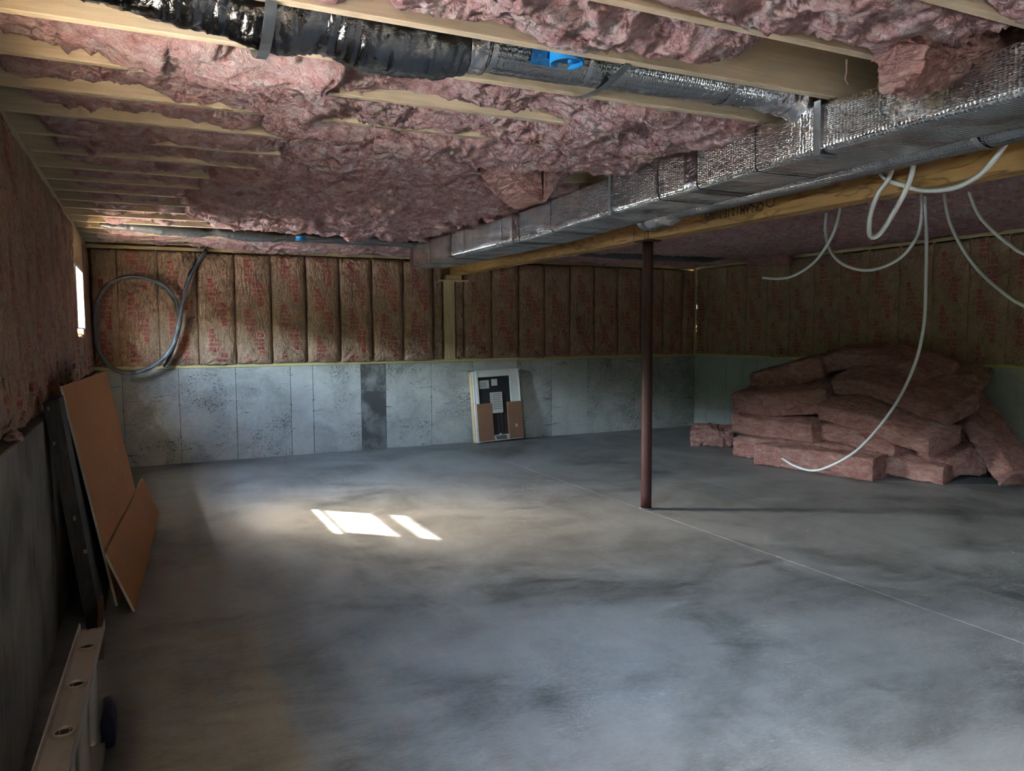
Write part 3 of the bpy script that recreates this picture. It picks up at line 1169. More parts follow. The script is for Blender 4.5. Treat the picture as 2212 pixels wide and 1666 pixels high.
G_L = 'pink batts between the joists on the window side'
BAYS = {
    -4: [(-.45, 1.2, [(0, .03)], ''), (1.22, 2.6, [(0, .02)], '')],
    -3: [(-.45, .9, [(0, .02)], ''), (.92, 2.62, [(.9, .02), (1.6, .01), (2.0, -.01), (2.3, .02), (2.6, .02)], '')],
    -2: [(-.45, .48, [(0, .03)], ''), (.50, 1.97, [(.5, .03), (.9, .025), (1.3, .02), (1.75, .015), (1.97, .06)], '')],
    0: [(-.42, .69, [(-.42, .05), (-.1, .035), (.08, -.015), (.3, -.055), (.69, -.065)], ''), (.70, 3.6, [(.7, .0), (.9, .035), (1.5, .04), (1.8, .0), (2.0, -.045), (2.6, -.03), (3.6, 0)], '')],
    1: [(-.42, .80, [(-.42, .10), (-.2, .05), (.2, .03), (.55, .01), (.8, -.01)], ''), (.81, 3.6, [(.8, .0), (1.1, .03), (1.5, .02), (1.8, -.03), (2.6, -.03), (3.6, 0)], '')],
    2: [(-.40, .55, [(-.4, .08), (0, .025), (.55, .02)], ''), (.56, 3.6, [(.56, .02), (.72, .0), (.9, -.035), (1.6, -.05), (2.6, -.04), (3.6, 0)], '')],
    3: [(-.38, .70, [(-.4, .04), (0, .0), (.3, -.02), (.7, -.01)], ''), (.72, 1.80, [(.72, -.02), (1.2, -.045), (1.8, -.04)], ''), (2.30, 2.42, [(2.3, .0)], '')],
    4: [(-.36, .50, [(-.36, .08), (0, .04), (.5, .02)], ''), (.51, 3.6, [(.5, .02), (.7, -.03), (1.6, -.05), (3.6, -.03)], '')],
    5: [(-.36, .42, [(-.36, .05), (0, -.01), (.42, -.02)], ''), (.43, 3.6, [(.4, -.01), (.7, -.04), (1.6, -.04), (3.6, -.03)], '')],
    6: [(-.34, .38, [(-.34, .09), (-.05, .03), (.2, -.02), (.38, -.02)], ''), (.39, 3.6, [(.4, -.02), (1, -.04), (2.2, -.035), (3.6, -.02)], '')],
    7: [(-.34, .33, [(-.34, .05), (-.1, -.01), (.33, -.025)], ''), (.34, 3.6, [(.34, -.02), (1, -.035), (2.2, -.04), (3.6, -.02)], '')],
    8: [(-.34, .30, [(-.34, .10), (-.1, .05), (.3, .02)], ''), (.31, 3.6, [(.3, .01), (.6, -.03), (2.2, -.04), (3.6, -.02)], '')],
    9: [(-.34, .35, [(-.34, .07), (0, .03), (.35, .0)], ''), (.36, 3.6, [(.3, .0), (.8, -.03), (2.2, -.04), (3.6, -.02)], '')],
    10: [(-.30, .36, [(-.3, .10), (0, .03), (.36, .04)], ''), (.38, 3.6, [(.3, .03), (.8, -.01), (2.2, -.03), (3.6, -.02)], '')],
    11: [(-.25, .45, [(-.25, .09), (.05, .03), (.4, .07)], ''), (.60, 3.6, [(.6, .03), (.9, .01), (2.2, -.03), (3.6, -.02)], '')],
    13: [(-.35, .50, [(0, .05)], ''), (.60, 3.6, [(.6, .02), (1.2, -.02), (3.6, -.02)], '')],
    14: [(-.35, .48, [(0, .04)], ''), (.49, 3.6, [(.5, .0), (1.2, -.03), (3.6, -.02)], '')],
    15: [(-.40, .50, [(0, .02)], ''), (.51, 3.6, [(.5, .0), (1.2, -.02), (3.6, -.02)], '')],
}
for k, segs in BAYS.items():
    for j, (x0, x1, d, _) in enumerate(segs):
        st = .0105 if k <= 1 else (.013 if k <= 4 else (.0155 if k <= 8 else .019))
        if j == 0 and k >= 2:
            d = [(a_, min(max(b_, 0) + .016, .040)) for a_, b_ in d]
        lab = 'pink fiberglass batt in the %s, %s' % (bay_name(k), ('window-wall end', 'duct end' if len(segs) == 2 else 'middle piece', 'short torn piece')[j])
        ceil_batt(x0, x1, yj(k), yj(k + 1) - .038, d if k < 4 else [(a_, min(b_ + .014, .030)) for a_, b_ in d], st, 300 + k * 7 + j * 3, lab, G_L, amp=.032 if k <= 3 else .038, belly=.012 if k < 2 else (.012 if j == 0 else .038))
for k in range(0, 16):
    if k == 13:
        d_ = [(3.85, .06), (7.7, .06)]
    else:
        d_ = [(3.85, random.uniform(-.01, .02)), (5, random.uniform(-.05, .0)), (6.5, random.uniform(-.05, .01)), (7.7, .0)]
    ceil_batt(3.86, XR - .04, yj(k) + .038, yj(k + 1), d_, .03, 500 + k * 5, 'dim pink batt beyond the beam in the %s' % bay_name(k), 'pink batts between the joists past the beam')

# hanging strands of wool, each a part of the batt it hangs from
def find(label):
    for o in COL.objects:
        if o.get('label') == label:
            return o


for x, y, z, L in ((.98, 3.45, 2.44, .17), (1.02, 3.9, 2.43, .05), (2.35, 2.05, 2.46, .07)):
    par = find('pink fiberglass batt in the %s, duct end' % bay_name(1 if y > 3.2 else -2))
    pts = [(x, y, z + .02), (x + .006, y + .004, z - L * .35), (x - .004, y, z - L * .7), (x + .008, y - .004, z - L)]
    tube('wool_strand', pts, [.004, .0022, .0035, .001], M['pink'], par, ns=6)

# folded batt hanging out of its bay in a V
vf = empty('folded_batt', (2.06, 4.22, 2.30), 'pink batt folded into a hanging V below the joists near the duct', 'insulation')
def soft_prism(name, prof, y0, y1, mat, parent, seed, amp=.007, step=.011):
    """Cut piece of wool: a closed outline in (x, z) carried along y, with woolly relief and fibrous cut ends."""
    P = np.array(prof + prof[:1], float)
    arc = np.r_[0, np.cumsum(np.hypot(*np.diff(P, axis=0).T))]
    nr = int(arc[-1] / step)
    q = np.linspace(0, arc[-1], nr, endpoint=False)
    px, pz = np.interp(q, arc, P[:, 0]), np.interp(q, arc, P[:, 1])
    ys = np.linspace(y0, y1, int((y1 - y0) / step))
    V = np.array([np.stack([px, np.full(nr, y), pz], -1) for y in ys])
    cen = np.array([px.mean(), 0, pz.mean()])
    D = nrm((V - cen) * np.array([1, 0, 1]))
    V = V + D * (fluff(V, seed, 1.2) * amp)[..., None]
    caps = []
    for base, sg in ((V[0], -1), (V[-1], 1)):
        c = base.mean(0)
        rr = []
        for k_ in (.94, .8, .6, .4, .2, .04):
            ring = c + (base - c) * k_
            ring[:, 1] += sg * (.006 * (1 - k_) + fluff(ring, seed + 4, 2.0, (2.2, 1, .5)) * amp * .8)
            rr.append(ring)
        caps.append(np.array(rr))
    A = np.concatenate([caps[0][::-1], V, caps[1]])
    return build(name, A.reshape(-1, 3), gridq(len(A), nr, True), None, None, mat, None, parent, True)


soft_prism('fold_slab', [(1.86, 2.58), (2.115, 2.58), (2.125, 2.48), (2.148, 2.30), (2.135, 2.255), (2.07, 2.275), (1.98, 2.335), (1.90, 2.43)], 4.02, 4.34, M['pink_cut'], vf, 41)
soft_prism('fold_slab', [(2.195, 2.58), (2.285, 2.58), (2.275, 2.46), (2.235, 2.34), (2.165, 2.258), (2.150, 2.29), (2.175, 2.42)], 4.02, 4.34, M['pink_cut'], vf, 43)
MB().bbox(2.178, 2.184, 4.03, 4.33, 2.36, 2.58, .001).xform(lambda p: (p[0] - (2.58 - p[2]) * .10, p[1], p[2])).build('paper_facing', M['kraft'], vf)
# torn batt draped over the duct at the near corner
tb = soft_slab('torn_batt', [(2.335, 1.84, 2.475), (2.43, 1.84, 2.475), (2.56, 1.82, 2.52), (2.70, 1.79, 2.60), (2.88, 1.75, 2.64), (3.15, 1.70, 2.66)], .27, .15, (0, .2, 1), M['pink_cut'], 47, .009, .030, .22, taper=.0, cap_depth=-.01, fs=1.5)
tag(tb, 'torn salmon batt drooping over the near end of the big duct', 'insulation')
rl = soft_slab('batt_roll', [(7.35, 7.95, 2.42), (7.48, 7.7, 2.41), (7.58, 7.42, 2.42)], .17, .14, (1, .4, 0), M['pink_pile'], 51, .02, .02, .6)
tag(rl, 'loose pink batt end sagging at the top of the shaded side wall', 'insulation')

# ------------------------------------------------------------------ beam, post, column
BX0, BX1, BZ0 = 3.700, 3.835, 2.232
beam = empty('support_beam', (3.77, 4, BZ0), 'long orange laminated timber beam on the steel column', 'beam')
for i in range(3):
    MB().bbox(BX0 + .045 * i, BX0 + .045 * i + .0445, YB, YF + .05, BZ0 + random.uniform(-.001, .001), ZJ - .001, .0015).build('laminated_ply', M['lvl'], beam)


def beam_text(body, y_start, z_top, h, sx=.9):
    """Stamp on the window-side face, upside down; reads from y_start towards the far wall when turned over."""
    v, f = text2d(body)
    v = v * h * np.array([sx, 1])
    V3 = np.stack([np.full(len(v), BX0 - .0012), y_start + v[:, 0], z_top - v[:, 1]], -1)
    build('stamp_lettering', V3, None, None, [q[::-1] for q in f], M['ink_dark'], None, beam, False)


beam_text('CP-LAM | 2.1E-3100Fb', 3.86, 2.352, .052, .85)
beam_text('CP-LAM | 2.1E-3100Fb', 1.22, 2.352, .052, .85)
ringp = [(BX0 - .0012, 3.80 + .035 * math.cos(a), 2.325 + .035 * math.sin(a)) for a in np.linspace(0, 2 * math.pi, 25)]
tube('stamp_ring', ringp, .0022, M['ink_dark'], beam, n=40, ns=6)
for y in (5.13, 5.18, 5.33):
    MB().box(BX0 - .001, BX0 + .001, y - .003, y + .003, BZ0, BZ0 + .12).build('pencil_mark', M['ink_dark'], beam)

post = empty('beam_post', (3.66, 9.45, ZC + .038), 'pale timber post under the far end of the orange beam', 'post')
for x in (3.578, 3.617, 3.656, 3.695):
    MB().bbox(x, x + .0385, YF - .045, YF + .09, ZC + .038, 2.150, .002).build('post_stud', M['stud'], post)
MB().bbox(3.50, 3.90, YF - .13, YF + .06, 2.150, 2.168, .003).build('bearing_plate', M['stud'], post)
MB().bbox(3.60, 3.82, YF - .08, YF + .05, 2.168, BZ0, .003).build('bearing_block', M['stud'], post)

colm = empty('steel_column', (3.765, 5.227, 0), 'dark oxide-red round steel column standing under the beam', 'column')
cr = []
tube('shaft', [(3.765, 5.227, .012), (3.765, 5.227, .8), (3.765, 5.227, 1.6), (3.765, 5.227, BZ0 - .012)], .0445, M['column'], colm, n=24, ns=28)
MB().bbox(3.765 - .075, 3.765 + .075, 5.227 - .085, 5.227 + .085, BZ0 - .012, BZ0 - .0005, .002).build('top_plate', M['column'], colm)
tube('base_collar', [(3.765, 5.227, .001), (3.765, 5.227, .006), (3.765, 5.227, .014)], [.058, .056, .048], M['conc_joint'], colm, n=6, ns=28)

# ------------------------------------------------------------------ ducts
DX0, DX1 = 2.625, 3.03
DZ = [(-1.2, 2.262, 2.450), (1.57, 2.258, 2.448), (2.42, 2.250, 2.460), (4.0, 2.218, 2.452), (5.2, 2.182, 2.412), (6.6, 2.18, 2.418), (7.95, 2.185, 2.428)]


def dz(y):
    a = np.array(DZ)
    return np.interp(y, a[:, 0], a[:, 1]), np.interp(y, a[:, 0], a[:, 2])


def duct_ring(y, grow=0.0, r=.028, n=10):
    z0, z1 = dz(y)
    x0, x1, z0, z1 = DX0 - grow, DX1 + grow, z0 - grow, z1 + grow * .2
    pts = []

    def seg(a, b, m):
        for t in np.linspace(0, 1, m, endpoint=False):
            pts.append((a[0] * (1 - t) + b[0] * t, a[1] * (1 - t) + b[1] * t))

    def arc(cx, cz, a0, a1, m=4):
        for t in np.linspace(0, 1, m, endpoint=False):
            a = a0 + (a1 - a0) * t
            pts.append((cx + r * math.cos(a), cz + r * math.sin(a)))
    h = math.pi / 2
    seg((x0 + r, z0), (x1 - r, z0), n)
    arc(x1 - r, z0 + r, -h, 0)
    seg((x1, z0 + r), (x1, z1 - r), n)
    arc(x1 - r, z1 - r, 0, h)
    seg((x1 - r, z1), (x0 + r, z1), n)
    arc(x0 + r, z1 - r, h, 2 * h)
    seg((x0, z1 - r), (x0, z0 + r), n)
    arc(x0 + r, z0 + r, 2 * h, 3 * h)
    return np.array([(p[0], y, p[1]) for p in pts])


def duct_sweep(y0, y1, step, grow, seed, amp, end_caps=True):
    ys = np.linspace(y0, y1, max(3, int(abs(y1 - y0) / step)))
    R = np.array([duct_ring(y, grow) for y in ys])
    cen = R.mean(1, keepdims=True)
    D = nrm((R - cen) * np.array([1, 0, 1]))
    big = (vnoise(R, 4.5, seed) - .5) * amp * 2
    fold = (1 - np.abs(2 * vnoise(R * np.array([.5, 1.6, .5]), 11, seed + 1) - 1) - .5) * amp
    R = R + D * (big + fold)[..., None]
    nr = R.shape[1]
    q = gridq(len(R), nr, True)
    N = [list(range(nr))[::-1], list(range((len(R) - 1) * nr, len(R) * nr))] if end_caps else None
    return R.reshape(-1, 3), q, N


duct = empty('main_duct', (2.83, 3.5, 2.18), 'large foil-wrapped rectangular duct running beside the beam', 'duct')
V, q, N = duct_sweep(-1.2, 7.95, .015, 0, 61, .004)
build('duct_body', V, q, None, N, M['foil'], None, duct, True)
for i, (a, b) in enumerate(((7.86, 7.95), (7.30, 7.36), (6.72, 6.80), (6.40, 6.46), (5.62, 5.69), (5.30, 5.42), (4.80, 4.90), (3.55, 3.61), (3.22, 3.32), (2.80, 2.86))):
    V, q, N = duct_sweep(a, b, .0075, .0026, 61, .004, False)
    build('tape_band', V, q, None, None, M['foil_smooth'] if i % 3 == 2 else M['foil'], None, duct, True)
tsm = M['foil_smooth']


def strap_over_duct(y, w):
    z0, z1 = dz(y)
    mb = MB()
    x = DX0 - .0105
    mb.bbox(x - .0015, x + .001, y - w / 2, y + w / 2, z0 - .011, ZJ + .0, .0004)
    mb.bbox(x - .0015, DX0 + .10, y - w / 2, y + w / 2, z0 - .0125, z0 - .010, .0004)
    mb.build('hanger_strap', M['galv'], duct)
    for zz in (z0 + .03, z1 - .03):
        MB().bbox(x - .004, x, y - .004, y + .004, zz - .004, zz + .004, .001).build('strap_screw', M['galv'], duct)


strap_over_duct(2.425, .036)
strap_over_duct(4.03, .03)


def crinkle(seed, a, f=(9, 40)):
    return lambda V, t, ph: (vnoise(V, f[0], seed) - .5) * a * 1.6 + (1 - np.abs(2 * vnoise(V * np.array([1.7, 1, 1]), f[1], seed + 1) - 1) - .5) * a


# round duct between duct and beam
pd = empty('round_duct', (3.22, 3, 2.25), 'round foil-wrapped pipe between the big duct and the beam', 'duct')
tube('pipe_run', [(3.20, -1.2, 2.345), (3.20, 1.5, 2.345), (3.215, 3.0, 2.335), (3.24, 4.30, 2.325)], .094, M['foil_pipe'], pd, n=170, ns=26, jitter=crinkle(71, .004))
tube('end_elbow', [(3.235, 4.18, 2.325), (3.25, 4.40, 2.315), (3.27, 4.56, 2.325), (3.28, 4.64, 2.38), (3.29, 4.66, 2.44)], [.100, .108, .112, .10, .09], M['foil_smooth'], pd, n=40, ns=28, jitter=crinkle(73, .018, (16, 30)))
for y in (2.05, 3.05, 4.22):
    tube('tape_band', [(3.20 + .01 * (y > 2.5), y, 2.342), (3.205 + .01 * (y > 2.5), y + .03, 2.341)], .0985, M['foil_smooth'], pd, n=5, ns=26, caps=False)

# branch duct in the near joist bay
YP = 2.578
br = empty('branch_duct', (1.4, YP, 2.40), 'near branch pipe: silver tube joined to dark flexible sleeve between joists', 'duct')


def flexj(V, t, ph):
    ringf = .010 * (1 - np.abs(2 * vnoise(V * np.array([2.2, .35, .35]), 26, 83) - 1) - .5)
    return ringf + (vnoise(V, 7, 85) - .5) * .022 + (1 - np.abs(2 * vnoise(V, 30, 86) - 1) - .5) * .010


fx = tube('flex_sleeve', [(-.45, YP, 2.60), (-.10, YP, 2.585), (.12, YP, 2.55), (.38, YP, 2.50), (.55, YP, 2.525), (.75, YP, 2.51), (.92, YP, 2.50), (1.05, YP, 2.515)],
          [.115, .118, .122, .112, .085, .118, .132, .125, .10], M['flex'], br, n=190, ns=40, jitter=flexj)
tube('taped_joint', [(.99, YP, 2.517), (1.06, YP, 2.52), (1.13, YP, 2.522)], [.088, .1, .094], M['foil_smooth'], br, n=20, ns=32, jitter=crinkle(87, .012, (16, 40)))
tube('pipe_run', [(1.08, YP, 2.522), (1.7, YP, 2.53), (2.3, YP, 2.54), (2.52, YP, 2.54)], .092, M['foil_pipe'], br, n=90, ns=30, jitter=crinkle(89, .004))
tube('end_elbow', [(2.48, YP, 2.54), (2.60, YP, 2.535), (2.70, YP, 2.50), (2.74, YP, 2.43)], [.094, .10, .097, .085], M['foil_smooth'], br, n=30, ns=30, jitter=crinkle(91, .014, (14, 34)))
for x in (1.14, 1.53, 2.22):
    tube('seam_band', [(x, YP, 2.525 + (x - 1) * .01), (x + .022, YP, 2.525 + (x - 1) * .01)], .0955, M['foil_smooth'], br, n=4, ns=30, caps=False)
# blue take-off collar with its stem
cx, cy_, cz = 1.415, 2.462, 2.50
ang = np.linspace(0, 2 * np.pi, 33)


def ring_tube(name, c, r, z0, z1, mat, par, wall=.006):
    a = np.linspace(0, 2 * np.pi, 36, endpoint=False)
    prof = [(r, z1), (r, z0), (r - wall, z0), (r - wall, z1)]
    Vv = np.array([[(c[0] + p[0] * math.cos(x), c[1] + p[0] * math.sin(x), p[1]) for x in a] for p in prof])
    return build(name, Vv.reshape(-1, 3), gridq(4, 36, True)[:, ::-1], None, None, mat, None, par, True)


bc = ring_tube('blue_collar', (cx, cy_), .062, 2.458, 2.535, M['blue'], br)
bc['label'] = 'bright blue plastic take-off collar'
build('collar_plate', [(cx + .057 * math.cos(x), cy_ + .057 * math.sin(x), 2.474) for x in np.linspace(0, 2 * np.pi, 30, endpoint=False)], None, None, [list(range(30))[::-1]], M['blue_dark'], None, br, False)
tube('collar_stem', [(cx + .014, cy_, 2.52), (cx + .014, cy_, 2.49), (cx + .014, cy_, 2.464)], .009, M['blue'], br, n=6, ns=10)
tp_V, tp_q, _n = tube_data([(1.285, YP, 2.526), (1.34, YP, 2.527), (1.40, YP, 2.527)], .0965, n=12, ns=40, jitter=crinkle(93, .004, (20, 50)), caps=False)
sel = []
for f in tp_q:
    c = tp_V[f].mean(0)
    if c[1] < YP - .05 and 2.455 < c[2] < 2.585:
        sel.append(f)
build('blue_tape', tp_V, np.array(sel), None, None, M['blue_tape'], None, br, True)


def cross_strap(x0, x1, ya, yb, zlow, w, par):
    n = 13
    tt = np.linspace(0, 1, n)
    pts = np.stack([x0 + (x1 - x0) * tt, ya + (yb - ya) * tt, ZJ - .003 - (ZJ - zlow) * np.sin(np.pi * tt) ** .8], -1)
    Vv = []
    for p in pts:
        Vv.append([(p[0] - w / 2, p[1], p[2]), (p[0] + w / 2, p[1], p[2]), (p[0] + w / 2, p[1], p[2] - .0016), (p[0] - w / 2, p[1], p[2] - .0016)])
    Vv = np.array(Vv)
    return build('hanger_strap', Vv.reshape(-1, 3), gridq(n, 4, True), None, [[3, 2, 1, 0], [4 * n - 4, 4 * n - 3, 4 * n - 2, 4 * n - 1]], M['galv'], None, par, False)


cross_strap(.375, .383, 2.366, 2.792, 2.382, .034, br)
cross_strap(1.622, 1.644, 2.378, 2.800, 2.434, .03, br)

# far branch duct under the far bays
Y2 = 7.86
fd = empty('branch_duct', (1.4, Y2, 2.40), 'far branch pipe: thin grey sleeve with blue collar near the far wall', 'duct')
tube('flex_sleeve', [(-.30, Y2, 2.477), (.0, Y2, 2.472), (.25, Y2, 2.462), (.52, Y2, 2.447), (.66, Y2, 2.462), (.9, Y2, 2.442), (1.2, Y2, 2.437), (1.33, Y2, 2.452)],
     [.02, .045, .055, .052, .042, .055, .058, .045], M['sleeve'], fd, n=120, ns=20, jitter=crinkle(95, .010, (9, 34)))
tube('pipe_run', [(1.30, Y2, 2.442), (2.0, Y2, 2.440), (2.62, Y2, 2.437), (2.70, Y2, 2.412)], .048, M['sleeve'], fd, n=60, ns=20, jitter=crinkle(97, .003))
ring_tube('blue_collar', (1.46, Y2 - .035), .055, 2.40, 2.445, M['blue'], fd)
fd2 = tube('flexible_duct', [(4.6, 8.29, 2.50), (5.2, 8.29, 2.47), (6.0, 8.29, 2.46), (6.6, 8.29, 2.465), (7.0, 8.29, 2.47), (7.3, 8.29, 2.52)], [.04, .05, .055, .05, .055, .04], M['sleeve'], n=100, ns=20, jitter=crinkle(99, .012, (9, 34)))
tag(fd2, 'dark flexible duct in the shaded ceiling behind the column', 'duct')

# ------------------------------------------------------------------ white tubing
PEX = [
    ('white tube sagging in a shallow arc across the beam face', .0125, [(3.44, 2.84, 2.40), (3.47, 2.768, 2.275), (3.5, 2.66, 2.214), (3.5, 2.558, 2.178), (3.5, 2.437, 2.165), (3.5, 2.346, 2.18), (3.5, 2.261, 2.225), (3.5, 2.17, 2.33), (3.5, 2.12, 2.46)]),
    ('white tube in a narrow hanging loop under the round pipe', .0125, [(3.36, 2.53, 2.47), (3.39, 2.547, 2.337), (3.4, 2.561, 2.251), (3.4, 2.596, 2.169), (3.4, 2.657, 2.076), (3.4, 2.721, 1.992), (3.4, 2.772, 1.968), (3.4, 2.797, 2.001), (3.41, 2.797, 2.095), (3.43, 2.772, 2.195), (3.46, 2.73, 2.28), (3.47, 2.70, 2.47)]),
    ('white tube hanging from the dim ceiling with its loose end curling to the far wall', .0115, [(4.9, 4.29, 2.56), (4.9, 4.296, 2.465), (4.9, 4.319, 2.344), (4.9, 4.381, 2.209), (4.9, 4.537, 2.042), (4.9, 4.754, 1.945), (4.9, 4.934, 1.930), (4.9, 5.107, 1.949)]),
    ('white tube hanging as a wide U between two ceiling points', .0115, [(5.0, 4.515, 2.56), (5.0, 4.522, 2.44), (5.0, 4.528, 2.285), (5.0, 4.467, 2.113), (5.0, 4.329, 1.999), (5.0, 4.135, 1.945), (5.0, 3.953, 1.966), (5.0, 3.802, 2.041), (5.0, 3.704, 2.172), (5.0, 3.68, 2.315), (5.0, 3.688, 2.429), (5.0, 3.69, 2.56)]),
    ('longest white tube, dropping from the ceiling to the pink pile', .0120, [(5.08, 3.73, 2.56), (5.1, 3.733, 2.452), (5.15, 3.749, 2.201), (5.2, 3.777, 1.871), (5.3, 3.853, 1.533), (5.45, 4.034, 1.208), (5.65, 4.362, .841), (5.8, 4.796, .44), (5.85, 5.142, .218), (5.85, 5.389, .120), (5.85, 5.626, .133), (5.85, 5.782, .184)]),
    ('lower of the two white tubes curving down towards the near shaded wall', .0115, [(5.2, 3.66, 2.56), (5.2, 3.654, 2.453), (5.2, 3.613, 2.268), (5.2, 3.52, 2.08), (5.2, 3.397, 1.91), (5.2, 3.249, 1.766), (5.2, 3.073, 1.642), (5.2, 2.75, 1.50), (5.2, 2.4, 1.44)]),
    ('upper and shorter of the two white tubes curving towards the near shaded wall', .0115, [(5.2, 3.50, 2.56), (5.2, 3.459, 2.406), (5.2, 3.395, 2.271), (5.2, 3.295, 2.15), (5.2, 3.184, 2.052), (5.2, 3.086, 1.979), (5.2, 2.85, 1.86), (5.2, 2.5, 1.80)]),
]
for lab, r, pts in PEX:
    tag(tube('water_tube', pts, r, M['pex'], n=90, ns=12), lab, 'tube', 'white tubes hanging under the ceiling')
clip = empty('ceiling_clip', (4.86, 4.10, 2.43), 'small black box clip on the dim ceiling past the beam', 'clip')
MB().bbox(4.83, 4.90, 4.05, 4.13, 2.425, 2.465, .004).build('clip_body', M['black'], clip)
MB().bbox(4.845, 4.885, 4.07, 4.11, 2.465, 2.50, .003).build('clip_neck', M['black'], clip)

# ------------------------------------------------------------------ coiled grey cable by the corner
CB = [(.228, 9.36, 1.12), (.300, 9.33, 1.308), (.375, 9.31, 1.548), (.389, 9.30, 1.701), (.339, 9.28, 1.89), (.201, 9.28, 2.044), (-.07, 9.28, 2.108), (-.30, 9.28, 2.018), (-.415, 9.28, 1.82),
      (-.44, 9.28, 1.576), (-.41, 9.28, 1.296), (-.27, 9.27, 1.114), (-.086, 9.25, 1.073), (.137, 9.24, 1.163), (.302, 9.24, 1.354), (.387, 9.25, 1.65), (.455, 9.30, 1.957), (.533, 9.36, 2.174), (.70, 9.42, 2.44)]
cbl = empty('electric_cable', (0, 9.28, 1.05), 'thick grey electric cable coiled in one loop in the far corner', 'cable')
tube('cable_jacket', CB, .022, M['cable'], cbl, n=200, ns=12)
# the spiral lay of the conductors
P_ = catmull(CB, 400)
T_ = nrm(np.gradient(P_, axis=0))
U_ = nrm(np.cross(T_, np.array([0, 1.0, 0])))
B_ = np.cross(T_, U_)
th = np.linspace(0, 2 * np.pi * 9, 400)[:, None]
for ph0 in (0, 2.1, 4.2):
    sp_ = P_ + (U_ * np.cos(th + ph0) + B_ * np.sin(th + ph0)) * .011
    tube('conductor', sp_[::2], .0150, M['cable'], cbl, n=260, ns=8)

# ------------------------------------------------------------------ leaning boards
def leaning_board(name, bl, br_, tl, tr_, thick, mats, label, cat):
    """A sheet between four corners (bottom near, bottom far, top near, top far); thickness goes to the wall side."""
    bl, br_, tl, tr_ = map(np.array, (bl, br_, tl, tr_))
    nn = nrm(np.cross(br_ - bl, tl - bl))
    if nn[0] < 0:
        nn = -nn
    root = empty(name, tuple((bl + br_) / 2), label, cat)
    fr_, bk = .0012, thick

    def plate(n_, o0, o1, mat):
        c = [bl, br_, tr_, tl]
        P = [p - nn * o1 for p in c] + [p - nn * o0 for p in c]
        MB().hexa(P).build(n_, mat, root)
    plate('paper_face', 0, fr_, mats[0])
    plate('core', fr_, bk, mats[1])
    return root, nn


b1, n1_ = leaning_board('wall_board', (-.170, 4.66, .004), (-.025, 6.35, .004), (-.385, 4.66, 1.225), (-.240, 6.35, 1.225), .0135, (M['tan'], M['gyp']),
                        'tall tan-faced board with white edge leaning on the window wall', 'board')
b2, n2_ = leaning_board('wall_board', (-.085, 4.53, .002), (.078, 6.95, .002), (-.212, 4.56, .325), (-.035, 6.93, .315), .0125, (M['tan'], M['gyp']),
                        'low long tan board strip leaning against the taller tan board', 'board')
# printed rows and scuffs on the tall board
bl_, bR_, tl_ = np.array((-.170, 4.66, .004)), np.array((-.025, 6.35, .004)), np.array((-.385, 4.66, 1.225))


def on_board(s, t_, off=.0008):
    return bl_ + (bR_ - bl_) * s + (tl_ - bl_) * t_ + n1_ * off


for s, t0_, t1_ in ((.40, .40, .62), (.46, .22, .52), (.70, .40, .72), (.72, .30, .46), (.965, .52, .85)):
    k = 9
    a_ = np.linspace(t0_, t1_, k + 1)
    for i in range(k):
        if random.random() < .8:
            e_ = a_[i] + (a_[1] - a_[0]) * random.uniform(.5, .9)
            w_ = random.uniform(.003, .007)
            V = [on_board(s, a_[i]), on_board(s + w_, a_[i]), on_board(s + w_, e_), on_board(s, e_)]
            build('print_row', V, np.array([[0, 1, 2, 3]]), None, None, M['ink_dark'], None, b1, False)
for s, t_ in ((.50, .44), (.72, .56), (.30, .31)):
    V = [on_board(s, t_, .001), on_board(s + .012, t_ + .012, .001), on_board(s + .016, t_ + .035, .001), on_board(s + .004, t_ + .022, .001)]
    build('scuff', V, np.array([[0, 1, 2, 3]]), None, None, M['gyp'], None, b1, False)

# dark timber behind them
dk = empty('dark_timber', (-.31, 4.5, 0), 'thick blackened timber leaning on the concrete beside the tan board', 'timber')


def lean(x_b, x_t, y0, y1, z1, w, tilt=0):
    return [(x_b, y0, 0), (x_b + w, y0, 0), (x_b + w, y1, 0), (x_b, y1, 0), (x_t, y0 - tilt, z1), (x_t + w, y0 - tilt, z1 + .02), (x_t + w, y1 - tilt, z1 + .02), (x_t, y1 - tilt, z1)]


MB().hexa(lean(-.305, -.430, 4.36, 4.60, 1.175, .066, .18)).build('timber_body', M['dark_wood'], dk)
for z, x_ in ((1.15, -.425), (.98, -.41), (.60, -.345), (.42, -.31)):
    f_ = z / 1.175
    yy = 4.36 - .18 * f_ - .004
    xx = x_ + .01
    MB().bbox(xx, xx + random.uniform(.010, .018), yy - .001, yy + .006, z - random.uniform(.006, .014), z + .010, .003).build('chipped_knot', M['dust'], dk)
dk2 = empty('dark_timber', (-.2, 4.6, 0), 'second dark plank standing behind the blackened timber', 'timber')
MB().hexa(lean(-.245, -.405, 4.62, 6.2, 1.15, .016)).build('plank_body', M['dark_wood'], dk2)
MB().hexa(lean(-.262, -.422, 4.64, 6.2, 1.12, .012)).build('plank_back', M['dark_wood'], dk2)
of_ = empty('wood_offcut', (-.22, 4.1, 0), 'brown strip of wood standing on the floor behind the ladder end', 'offcut')
MB().hexa([(-.236, 3.92, 0), (-.212, 3.92, 0), (-.222, 4.33, .0), (-.246, 4.33, .0), (-.238, 3.95, .06), (-.214, 3.95, .06), (-.224, 4.35, .17), (-.248, 4.35, .17)]).build('offcut_strip', M['brown_wood'], of_)
MB().hexa([(-.236, 3.918, 0), (-.212, 3.918, 0), (-.212, 3.925, 0), (-.236, 3.925, 0), (-.237, 3.948, .055), (-.214, 3.948, .055), (-.214, 3.955, .055), (-.237, 3.955, .055)]).build('end_grain', M['brown_wood'], of_)
